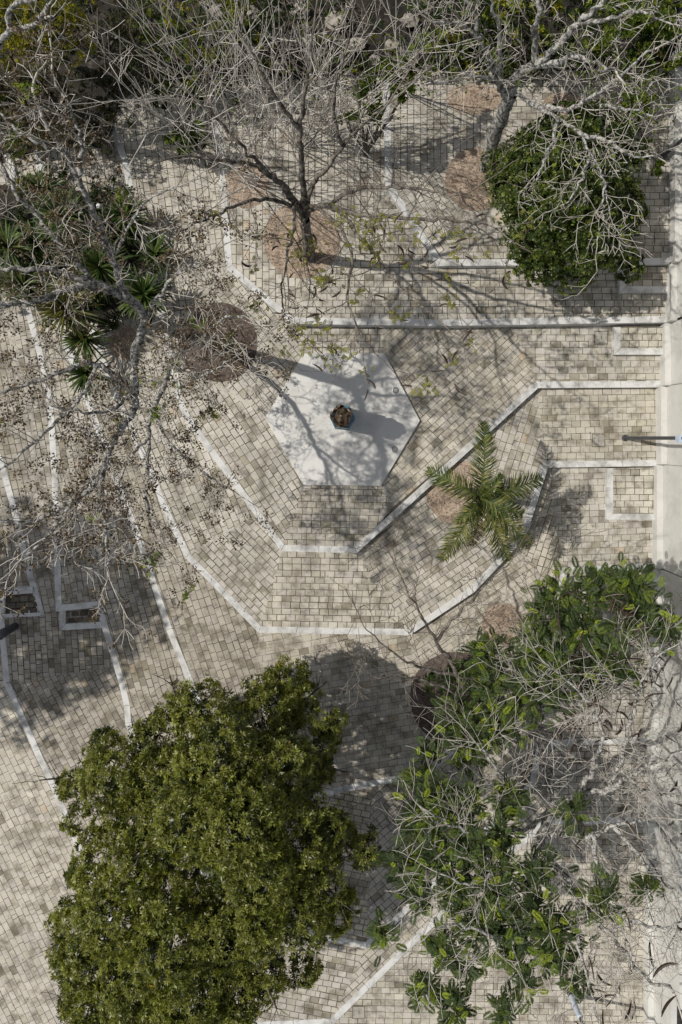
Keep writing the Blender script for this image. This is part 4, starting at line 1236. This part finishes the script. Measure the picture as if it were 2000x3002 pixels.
GREENB = [(.038, .066, .012), (.058, .094, .018), (.026, .048, .010), (.100, .135, .030)]
YELB = [(.105, .105, .018), (.075, .085, .016), (.150, .130, .030), (.045, .060, .014)]
for i, (x, y, r, h, lab, pal, n) in enumerate([
    (190, 635, 92, 2.2, 'full spiky rosette nearest the white globe lamp', GREENB, 95), (25, 725, 75, 2.0, 'spiky rosette at the left edge below the leaning limb', GREENB, 70),
    (295, 785, 95, 1.7, 'spiky rosette under the fork of the pale bare tree', GREENB, 90), (422, 862, 85, 1.6, 'spiky rosette closest to the dark gravel bed', GREENB, 80),
    (368, 632, 70, 1.4, 'thin shaded rosette right of the tall limb', GREENB, 60), (195, 905, 100, 1.9, 'yellowish spiky rosette below the horizontal limb', YELB, 95),
    (250, 990, 75, 1.3, 'dark rosette above the tan gravel patch', GREENB, 60), (252, 1095, 70, 1.2, 'small lone rosette lowest on the left paving', GREENB, 50),
    (70, 835, 85, 1.5, 'dark rosette in deep shade at the far left', GREENB, 80), (130, 560, 70, 1.6, 'rosette highest up beside the kerb on the left', GREENB, 60),
    (110, 720, 85, 1.3, 'low dark rosette between the two left limbs', GREENB, 80), (455, 745, 70, 1.0, 'low open rosette on the paving right of the others', GREENB, 55),
    (170, 790, 90, 1.2, 'dark rosette beneath the crossing limbs', GREENB, 80), (320, 690, 80, 1.1, 'dark rosette behind the tall pale limb', GREENB, 70)]):
    sword_plant(x, y, r, h, lab, 50 + i, pal, n)
sword_plant(1715, 1985, 85, 1.2, 'dark spiky rosette under the feather-leaved trees on the right', 70, GREENB, 80, z=Z['D'])


# ------------------------------------------------------------------ leafy shrubs and trees along the top
def leafy(name, foot, lobes, lab, cat, seed, pal, L=.10, W=.05, dens=5.0, clump=.3, z=None, group=None, mat='leaf_soft', p=None, nl=6, inner=True):
    T = Tree(name, foot, lab, cat, group, seed=seed, z=z)
    cx, cy = foot
    for l in lobes[::max(1, len(lobes) // 6)]:
        w, r = T.limb([(cx, cy, -.1), ((cx * 1.3 + l[0] * .7) / 2, (cy * 1.3 + l[1] * .7) / 2, l[3] * .5), (l[0], l[1], l[3])], .06, .018, 6, .03); T.sprout(w, r, .5, .7, 1, .4)
    C, A, sh = lobe_points(T.rng, lobes, T.zf, dens, clump)
    mb = MB(); rosettes(mb, T.rng, C, A, nl, L, W, pal, p, shade=sh)
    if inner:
        C2, A2, s2 = lobe_points(T.rng, [(x, y, r * .75, h - .35) for x, y, r, h in lobes], T.zf, dens * .35, clump, (.2, .9)); rosettes(mb, T.rng, C2, A2, nl, L, W, DEEP, shade=s2 * .7)  # inner foliage tinted dark to paint the shade behind the outer leaves
    T.finish(M['bark_dark'], M['twig_dark'], trunk='branches' if 0 else 'trunk', merge=True); mb.build('foliage', M[mat], T.e)
    return T


leafy('shrub', (120, 130), [(60, 70, 95, 3.0), (160, 60, 95, 3.1), (110, 130, 80, 2.7), (30, 150, 70, 2.6), (220, 110, 60, 2.5), (240, 30, 60, 2.6), (0, 10, 80, 2.9), (190, 150, 45, 2.3)], 'yellow-green bush in the top left corner', 'bush', 81, YELLOW, .07, .035, 7, z=1.4)
leafy('shrub', (55, 370), [(40, 300, 60, 2.2), (20, 360, 55, 2.0), (70, 390, 55, 1.8), (50, 440, 40, 1.5)], 'bright green bush at the left edge above the sword leaf plants', 'bush', 82, FRESH, .10, .05, 5, z=Z['E'])
leafy('shrub', (70, 560), [(75, 560, 34, 1.6), (90, 590, 28, 1.4), (65, 525, 26, 1.6)], 'small yellow-green shrub beside the highest rosette', 'bush', 83, YELLOW, .08, .03, 6)
leafy('shrub', (540, 420), [(545, 385, 42, 1.6), (520, 405, 30, 1.4), (570, 415, 30, 1.2), (545, 430, 24, 1.0)], 'small fresh green shrub on the upper left paving', 'bush', 84, FRESH, .16, .07, 4)
leafy('shrub', (340, 120), [(300, 90, 75, 1.6), (380, 60, 70, 1.5), (260, 180, 60, 1.4), (350, 160, 60, 1.3), (430, 130, 50, 1.2)], 'dull brownish green scrub at the top left', 'bush', 85, [(.060, .060, .022), (.045, .050, .018), (.095, .080, .040)], .075, .03, 4.5, z=1.6)
leafy('shrub', (560, 120), [(520, 60, 55, 1.8), (590, 110, 60, 1.6), (640, 200, 45, 1.4), (560, 190, 50, 1.4), (650, 110, 50, 1.6), (690, 60, 45, 1.8), (600, 250, 40, 1.2)], 'green and yellow shrub behind the bare stems at the top', 'bush', 86, FRESH + YELLOW, .10, .035, 3.6, z=1.5)
leafy('shrub', (800, 40), [(790, 30, 60, 1.5), (850, 10, 50, 1.6), (750, 100, 30, 1.2)], 'dark green shrub at the middle of the top edge', 'bush', 87, DEEP, .10, .04, 4, z=1.8)
leafy('climber', (1072, 455), [(1095, 245, 42, 3.2), (1085, 290, 40, 3.0), (1060, 330, 32, 2.8), (1130, 215, 42, 3.2), (1180, 200, 40, 3.2), (1230, 165, 45, 3.1), (1270, 140, 42, 3.2), (1110, 335, 26, 2.6), (1010, 340, 24, 2.6), (1150, 260, 30, 3.0), (1050, 260, 22, 3.0), (1200, 270, 26, 3.0)], 'leaning small tree draped with glossy bright green climber leaves', 'climber', 88, FRESH, .13, .075, 5, .22, nl=5, inner=False)
leafy('shrub', (1560, 80), [(1530, 60, 55, 2.2), (1570, 120, 50, 2.2), (1540, 10, 60, 2.4), (1590, 30, 50, 2.2), (1480, 30, 45, 2.2)], 'yellow-flecked green shrub behind the pale bare tree', 'bush', 89, FRESH + YELLOW, .12, .06, 3.5, z=1.5)
leafy('shrub', (1850, 110), [(1800, 60, 80, 2.6), (1880, 90, 85, 2.6), (1950, 40, 80, 2.6), (1850, 10, 80, 2.8), (1970, 130, 60, 2.4), (1760, 110, 50, 2.4), (1900, 160, 45, 2.2), (1990, -10, 70, 2.6)], 'leafy green bush in the top right corner by the wall', 'bush', 90, FRESH, .11, .055, 4.2, z=1.4)
leafy('climber', (1850, 330), [(1845, 240, 40, 2.8), (1860, 280, 38, 2.6), (1830, 310, 36, 2.4), (1800, 350, 40, 2.2), (1850, 350, 30, 2.0), (1885, 200, 32, 2.8), (1800, 410, 36, 2.4), (1830, 440, 30, 2.2), (1910, 300, 30, 2.2), (1930, 490, 22, 1.8), (1905, 440, 22, 2.0)], 'bright green climber hanging beside the wall above the round tree', 'climber', 91, FRESH, .12, .065, 4.5, .2, nl=5, inner=False)
leafy('shrub', (1420, 60), [(1380, 20, 70, 1.8), (1300, 40, 60, 1.6), (1430, 100, 50, 1.5), (1240, 20, 50, 1.6)], 'deep shaded undergrowth at the top right of the middle', 'bush', 92, DEEP, .10, .045, 3.2, z=1.7)
leafy('shrub', (230, 420), [(210, 370, 60, 1.4), (280, 400, 55, 1.2), (330, 350, 50, 1.3), (180, 300, 60, 1.6), (270, 280, 55, 1.5), (330, 240, 55, 1.5), (400, 250, 45, 1.4), (110, 240, 60, 1.6), (160, 200, 50, 1.6), (450, 180, 45, 1.4)], 'dark brown-green scrub on the bank at the upper left', 'bush', 93, [(.045, .050, .018), (.030, .036, .014), (.085, .062, .038), (.06, .075, .02)], .08, .035, 4.2, z=.9)
leafy('shrub', (1335, 2050), [(1300, 2000, 55, 1.3), (1350, 2020, 62, 1.4), (1390, 2080, 62, 1.4), (1320, 2080, 50, 1.2), (1370, 2130, 52, 1.2), (1420, 1990, 45, 1.3), (1340, 1950, 36, 1.2)], 'dark green bush growing in the large dark gravel bed', 'bush', 94, DEEP + FRESH[2:3], .10, .04, 6)

leafy('shrub', (140, 480), [(150, 500, 40, .8), (60, 640, 45, .9), (230, 700, 60, .8), (130, 840, 60, .8), (60, 780, 60, .7), (330, 900, 50, .7), (300, 560, 40, .7), (210, 760, 60, .7), (20, 640, 50, .9), (400, 700, 45, .6), (260, 850, 60, .6), (20, 860, 50, .7)], 'dark low ground foliage between the spiky rosettes', 'undergrowth', 95, DEEP, .14, .04, 4.5, .3, z=Z['D'], inner=False)
leafy('shrub', (60, 230), [(30, 230, 60, 1.6), (90, 250, 60, 1.5), (20, 300, 55, 1.4), (130, 300, 60, 1.3), (60, 330, 50, 1.3), (150, 370, 55, 1.2), (100, 420, 50, 1.1)], 'brown-leaved scrub below the yellow-green bush', 'bush', 96, BROWN + [(.05, .055, .02)], .075, .035, 4.5, z=1.0)
leafy('shrub', (640, 260), [(610, 170, 45, 1.4), (560, 240, 50, 1.2), (490, 200, 50, 1.2), (470, 290, 45, 1.0), (620, 230, 45, 1.2), (680, 180, 40, 1.4), (560, 300, 40, .9), (680, 260, 38, 1.0)], 'green scrub at the foot of the bank beside the white stems', 'bush', 97, FRESH + DEEP, .10, .045, 3.2, z=1.0)
leafy('shrub', (720, 90), [(700, 120, 45, 1.4), (740, 60, 50, 1.5), (770, 140, 40, 1.2), (760, 190, 36, 1.1), (700, 20, 50, 1.6)], 'yellow-green scrub left of the pale rubble stones', 'bush', 98, YELLOW + FRESH, .10, .04, 3.0, z=1.4)
leafy('shrub', (1680, 130), [(1650, 90, 50, 1.8), (1700, 120, 55, 1.8), (1740, 160, 45, 1.7), (1650, 170, 40, 1.5), (1690, 30, 55, 1.9), (1610, 150, 40, 1.6)], 'green scrub behind the forked pale limbs', 'bush', 103, FRESH + DEEP, .10, .05, 3.6, z=1.4)
stem_shrub(690, 300, 9, 4.0, 6.5, 'bare pale shrub on the upper edge left of the small gravel bed', 39, .5, (0, .05))
stem_shrub(820, 330, 9, 4.0, 6.5, 'bare pale shrub in front of the rubble stones', 40, .5, (0, .05))
T = Tree('bare_tree', (-60, 330), 'smooth grey crooked limb of a bare tree in the top left corner', 'tree', 'bare trees in the paving', seed=25, z=.8)
T.limb([(-60, 330, -.1), (-50, 280, 1.5), (-25, 190, 3.6), (0, 118, 5.0)], .16, .10, 10, .01)
for pts, a, b in [([(0, 118, 5.0), (28, 88, 5.4), (24, 45, 5.7), (48, 10, 6.0), (110, -5, 6.3)], .075, .05), ([(28, 88, 5.4), (95, 74, 5.8), (122, 45, 6.1), (142, 12, 6.4)], .06, .04), ([(110, 62, 5.9), (135, 50, 6.1), (160, 47, 6.3)], .035, .018)]:
    w, r = T.limb(pts, a, b, 9, .01); T.grow(w[-1], w[-1] - w[-2], .6, b * .6, 1, .15, .1, .8, 2)
T.finish(M['bark_pale'], M['twig_pale'], merge=True)

leafy('broadleaf_tree', (-420, 1760), [(x, y, r, h) for x, y, r, h in [(-2200, 1850, 330, 10.2), (-2000, 1700, 320, 10.6), (-1850, 1850, 320, 10.4), (-1950, 2050, 330, 10.0), (-1650, 2100, 300, 9.8), (-1800, 2250, 320, 9.6), (-1600, 1650, 300, 10.2), (-1500, 1900, 300, 10.0), (-1400, 2080, 260, 9.6), (-1350, 1700, 260, 10.0), (-1250, 1900, 240, 9.8)]], 'tall leafy tree standing beyond the left edge', 'tree', 104, DEEP, .22, .09, 1.6, .6, z=Z['F'])

# rubble stones on the bank
rng = np.random.default_rng(99)
for i, (x, y, s_) in enumerate([(860, 110, .42), (905, 118, .38), (1045, 130, .4), (945, 150, .3), (1150, 130, .34), (820, 190, .35), (985, 60, .5), (1200, 60, .4), (735, 40, .45), (1100, 175, .3), (1330, 190, .3), (640, 30, .4), (880, 30, .45), (1010, 178, .28)]):
    z = 1.15 + .10 * (P(0, y, 1.2)[1] - P(0, 214, 1.1)[1]) + .15; c = P(x, y, z); V, F = [], []
    nu, nv = 12, 7; ph = rng.uniform(0, 6, 4)
    for a in range(nv + 1):
        for k in range(nu):
            u = math.pi * a / nv - math.pi / 2; t = 2 * math.pi * k / nu
            d = np.array([math.cos(u) * math.cos(t), math.cos(u) * math.sin(t), math.sin(u)])
            f = 1 + .22 * math.sin(3 * d[0] * 2 + ph[0]) * math.cos(2.5 * d[1] * 2 + ph[1]) + .12 * math.sin(7 * d[2] + ph[2]) + .05 * math.sin(11 * t)
            V.append(c + d * f * s_ * .6 * np.array([1.1, .85, .6]))
    for a in range(nv):
        for k in range(nu):
            j = (k + 1) % nu; F.append((a * nu + k, a * nu + j, (a + 1) * nu + j, (a + 1) * nu + k))
    o = poly_obj('boulder', V, F, M['rock'], origin=c)
    tag(o, 'grey rubble stone half buried in the dark bank at the top', 'stone', 'rubble stones on the bank')

# ------------------------------------------------------------------ feather-leaved trees, lower right
LIME = [(.22, .29, .025), (.30, .36, .035), (.14, .20, .022)]
FERN = [(.070, .102, .032), (.090, .126, .036), (.048, .072, .025), (.125, .165, .034), (.076, .104, .048)]


def flame(foot, limbs, masses, lab, seed, npod, z, bark='bark_pale', twig='twig_pale', every=.42, length=1.2, extra=None, depth=2, thin=.013, amount=2.4):
    T = Tree('feather_leaf_tree', foot, lab, 'tree', 'feather-leaved trees at the lower right', seed=seed, z=z); rng = T.rng
    for pts, a, b in limbs:
        w, r = T.limb(pts, a, b, 8, .045)
        if a > .15: continue
        T.sprout(w, r, every, length, depth, .25, .05, spread=.95, kids=3, rmax=thin, bend=.20)
    mb = MB(); allC = []
    for (x, y, rp_, h, n) in masses:
        n = int(n * amount)
        c = P(x, y, T.zf + h); R_ = rp_ * S * (H - T.zf - h) / H
        q = c + rng.normal(0, .48, (n, 3)) * R_ * np.array([1, 1, .6]); allC.append(q)
        D = unit((q - c) * [1, 1, .25] + rng.normal(0, .30, (n, 3)) * R_ * [1, 1, .35])
        Nn = rng.normal(0, .30, (n, 3)) + [0, 0, 1]
        feathers(mb, rng, q - D * .1, D, Nn, rng.uniform(.20, .35, n), .38, 15, FERN, None, .24)
        k = max(1, n // 9); qq = q[:k] + [0, 0, .12] + rng.normal(0, .1, (k, 3))
        feathers(mb, rng, qq, rng.normal(0, 1, (k, 3)) * [1, 1, .4], rng.normal(0, .4, (k, 3)) + [0, 0, 1], rng.uniform(.20, .32, k), .32, 11, LIME)
    T.finish(M[bark], M[twig]); mb.build('crown', M['leaf_soft'], T.e)
    C, D = tips_arrays(T)
    if extra: keep = [i for i in range(len(C)) if extra(C[i])]
    else: keep = list(range(len(C)))
    pick = rng.choice(keep, min(npod, len(keep)), replace=False)
    pods(T.e, rng, C[pick], np.c_[rng.normal(0, .5, (len(pick), 2)) + [.25, -.1], np.full(len(pick), -.45)], .56, .027, .42)


flame((1345, 2075), [
    ([(1345, 2075, -.1), (1360, 2090, 1.2), (1390, 2110, 2.4)], .20, .15),
    ([(1390, 2110, 2.4), (1440, 2050, 3.2), (1500, 1980, 3.8), (1570, 1900, 4.2), (1640, 1840, 4.5), (1720, 1780, 4.8)], .12, .02),
    ([(1390, 2110, 2.4), (1480, 2090, 3.3), (1600, 2020, 4.0), (1720, 1970, 4.5), (1830, 1900, 4.9), (1930, 1830, 5.2)], .11, .02),
    ([(1390, 2110, 2.4), (1370, 2040, 3.2), (1330, 1960, 3.9), (1280, 1880, 4.4), (1226, 1790, 4.8), (1150, 1640, 5.0)], .09, .016),
    ([(1340, 1980, 3.8), (1250, 1960, 4.3), (1160, 1920, 4.7), (1060, 1830, 5.0)], .05, .012),
    ([(1370, 2040, 3.2), (1280, 2010, 3.9), (1180, 1985, 4.3), (1080, 1985, 4.6), (1040, 1950, 4.7)], .05, .011),
    ([(1280, 1880, 4.4), (1350, 1790, 4.8), (1440, 1700, 5.1), (1500, 1640, 5.3)], .05, .012),
    ([(1570, 1900, 4.2), (1560, 1800, 4.6), (1590, 1700, 4.9)], .045, .012),
], [(1600, 1785, 70, 4.6, 32), (1650, 1760, 75, 4.8, 36), (1740, 1730, 65, 4.9, 34), (1850, 1720, 60, 5.0, 40), (1890, 1790, 55, 5.1, 30), (1820, 1820, 70, 4.9, 32), (1700, 1850, 80, 4.7, 40), (1590, 1890, 85, 4.4, 44), (1420, 1920, 65, 4.0, 34), (1530, 2000, 90, 4.1, 50), (1420, 2030, 70, 3.8, 34),
    (1590, 2040, 75, 4.2, 40), (1780, 1930, 70, 4.8, 26), (1950, 1840, 50, 5.1, 22), (1400, 2130, 75, 3.6, 46), (1340, 2100, 55, 3.6, 22), (1260, 2210, 40, 3.4, 18), (1850, 1960, 45, 4.9, 10), (1480, 2120, 60, 3.8, 24), (1370, 2200, 60, 3.6, 26), (1640, 1950, 60, 4.5, 24)],
    'feather-leaved tree with dense lime and dark green fans over the dark bed', 101, 95, Z['C'], extra=lambda c: c[0] > 5.2 and c[1] < -4.0, every=.55, length=1.1, bark='bark_dark', twig='twig_dark', thin=.010)
flame((1590, 2150), [
    ([(1585, 2140, -.1), (1592, 2180, 1.0), (1610, 2270, 2.4), (1640, 2370, 3.5)], .21, .15),
    ([(1640, 2370, 3.5), (1700, 2330, 4.2), (1782, 2316, 4.7), (1836, 2278, 5.1), (1925, 2238, 5.5), (2020, 2195, 5.9)], .115, .03),
    ([(1640, 2370, 3.5), (1600, 2420, 4.2), (1612, 2446, 4.5), (1690, 2455, 4.8), (1740, 2448, 5.0), (1800, 2426, 5.3), (1900, 2400, 5.6)], .10, .025),
    ([(1625, 2380, 3.6), (1585, 2455, 4.4), (1608, 2510, 4.8), (1666, 2582, 5.2), (1702, 2645, 5.5), (1791, 2738, 5.9), (1880, 2854, 6.2), (1978, 2903, 6.4)], .11, .03),
    ([(1740, 2448, 5.0), (1748, 2524, 5.3), (1773, 2582, 5.6), (1813, 2671, 5.9), (1850, 2790, 6.2)], .07, .02),
    ([(1666, 2582, 5.2), (1580, 2640, 5.6), (1480, 2740, 5.9), (1380, 2720, 6.1), (1300, 2705, 6.2)], .07, .02),
    ([(1585, 2455, 4.4), (1560, 2540, 5.0), (1550, 2640, 5.4), (1515, 2770, 5.8), (1500, 2900, 6.0)], .065, .018),
    ([(1640, 2340, 3.3), (1560, 2420, 4.2), (1460, 2440, 4.9), (1340, 2430, 5.4), (1260, 2380, 5.7)], .07, .018),
    ([(1610, 2270, 2.4), (1560, 2320, 3.6), (1500, 2300, 4.4), (1430, 2220, 4.9), (1390, 2170, 5.1)], .07, .016),
    ([(1700, 2330, 4.2), (1740, 2240, 4.9), (1765, 2180, 5.3), (1745, 2090, 5.6), (1680, 2010, 5.8), (1600, 1950, 5.9)], .075, .016),
    ([(1782, 2316, 4.7), (1830, 2200, 5.3), (1850, 2100, 5.7), (1880, 2000, 6.0), (1950, 1900, 6.2)], .065, .018),
    ([(1702, 2645, 5.5), (1690, 2740, 5.9), (1720, 2860, 6.2), (1760, 3000, 6.4)], .055, .018),
    ([(1791, 2738, 5.9), (1840, 2700, 6.2), (1930, 2720, 6.4), (2010, 2700, 6.5)], .05, .016),
    ([(1800, 2426, 5.3), (1870, 2500, 5.7), (1930, 2580, 6.0), (2000, 2620, 6.2)], .055, .018),
    ([(1836, 2278, 5.1), (1900, 2320, 5.5), (1970, 2330, 5.8), (2030, 2350, 6.0)], .05, .018),
    ([(1560, 2540, 5.0), (1460, 2560, 5.5), (1360, 2590, 5.8), (1290, 2560, 5.9)], .05, .014),
], [(1240, 2380, 45, 5.0, 20), (1210, 2420, 35, 4.8, 14), (1330, 2400, 60, 5.2, 30), (1260, 2500, 55, 5.2, 24), (1380, 2480, 60, 5.3, 24), (1180, 2520, 55, 5.0, 20), (1340, 2620, 60, 5.5, 28), (1460, 2620, 70, 5.6, 34), (1420, 2720, 80, 5.7, 42), (1560, 2680, 80, 5.8, 40), (1620, 2750, 80, 5.9, 40), (1300, 2790, 60, 5.7, 26), (1370, 2840, 45, 5.8, 14), (1120, 2740, 40, 4.9, 14),
    (1680, 2380, 50, 5.0, 16), (1500, 2350, 50, 4.8, 16), (1240, 2640, 40, 5.2, 14), (1250, 2900, 45, 5.6, 18), (1330, 2950, 60, 5.8, 22), (1480, 2960, 60, 6.0, 20), (1690, 2880, 35, 6.1, 8), (1760, 2640, 55, 6.0, 16), (1900, 2610, 35, 6.1, 8), (1540, 2880, 40, 6.0, 12), (1200, 2580, 40, 5.0, 14), (1380, 2340, 50, 5.0, 18), (1290, 2330, 50, 5.0, 18), (1440, 2540, 60, 5.4, 20), (1580, 2560, 60, 5.6, 18), (1470, 2440, 50, 5.0, 16), (1320, 2540, 60, 5.4, 20), (1500, 2780, 60, 5.8, 20), (1640, 2820, 50, 6.0, 14), (1220, 2290, 35, 4.6, 14)],
    'sprawling half-bare tree with pale limbs and long dark pods by the wall', 102, 95, Z['D'], extra=lambda c: c[0] > 5.2, every=.22, length=1.3, twig='twig_mid', thin=.010, amount=2.9)


# ------------------------------------------------------------------ low undergrowth that covers the bank
rng = np.random.default_rng(55); n = 5200
x = rng.uniform(-14, 11.5, n); yy0 = P(0, 214, 1.1)[1]; y = yy0 - .25 + np.abs(rng.normal(0, 1, n)) * 3.2
z = np.where(x > -4, 1.16, 1.16 + np.maximum(-1.7, (x + 4) * .28)) + .10 * (y - yy0) + rng.uniform(.05, .55, n) * np.clip((y - yy0) + .7, .2, 1)
patch = np.sin(x * 1.3 + 2) + np.sin(x * .7 - y * 1.1) + np.sin(y * 1.7 + x * .4)
rocky = (x > -2.2) & (x < 2.6) & (y > yy0 + .2)
keep = (patch > -.9) & ~(rocky & (rng.random(n) < .75)); Cu = np.stack([x, y, z], 1)[keep]; pt = patch[keep]
mb = MB(); up = rng.normal(0, .4, Cu.shape) + [0, 0, 1]
sel = pt > .35
rosettes(mb, rng, Cu[sel], up[sel], 7, .15, .055, FRESH + FRESH + YELLOW + DEEP, shade=rng.uniform(.6, 1.15, int(sel.sum())))
rosettes(mb, rng, Cu[~sel], up[~sel], 7, .14, .045, DEEP + BROWN[:2] + [(.03, .035, .014)], shade=rng.uniform(.4, .95, int((~sel).sum())))  # leaf colours darkened to stand in for the shadow over the bank
o = mb.build('undergrowth', M['leaf_soft']); tag(o, 'dark tangled undergrowth covering the bank above the paving', 'undergrowth', None, 'stuff')

# ------------------------------------------------------------------ fallen leaves on the paving
rng = np.random.default_rng(77); mb = MB(); Cs = []
while len(Cs) < 1300:
    x, y = rng.uniform(-60, 1940), rng.uniform(240, 3080)
    if in_poly(x, y, [(880, 1030), (1130, 1030), (1240, 1233), (1120, 1430), (885, 1430), (770, 1225)]) and rng.random() < .8: continue
    Cs.append(P(x, y, ground_z(x, y) + .024))
for bx, by, br, bz, k in ((884, 703, 108, .85, 90), (640, 1004, 110, .45, 160), (1340, 2048, 130, -.08, 170), (1398, 527, 88, 1.10, 60), (1345, 1445, 88, .20, 40), (1475, 1829, 58, -.08, 50)):
    for _ in range(k):
        a = rng.uniform(0, 6.28); q = br * math.sqrt(rng.random()); Cs.append(P(bx + q * math.cos(a), by + q * math.sin(a), bz + .045))
for _ in range(260):
    a = rng.uniform(0, 6.28); q = 36 + abs(rng.normal(0, 14)); Cs.append(P(1004 + q * math.cos(a), 1226 + q * math.sin(a), .572))
C = np.array(Cs); n = len(C); t = rng.uniform(0, 6.28, n)
leaves(mb, C, np.stack([np.cos(t), np.sin(t), rng.uniform(0, .15, n)], 1), rng.normal(0, .15, (n, 3)) + [0, 0, 1], np.where(np.arange(n) >= n - 260, .25, 1) * rng.uniform(.03, .085, n), np.where(np.arange(n) >= n - 260, .5, 1) * rng.uniform(.012, .026, n), colours(rng, n, [(.12, .085, .05), (.07, .05, .035), (.19, .13, .07), (.05, .04, .03)], .2))
o = mb.build('fallen_leaves', M['leaf_dry']); tag(o, 'small dry leaves scattered over the paving', 'leaf litter', None, 'stuff')
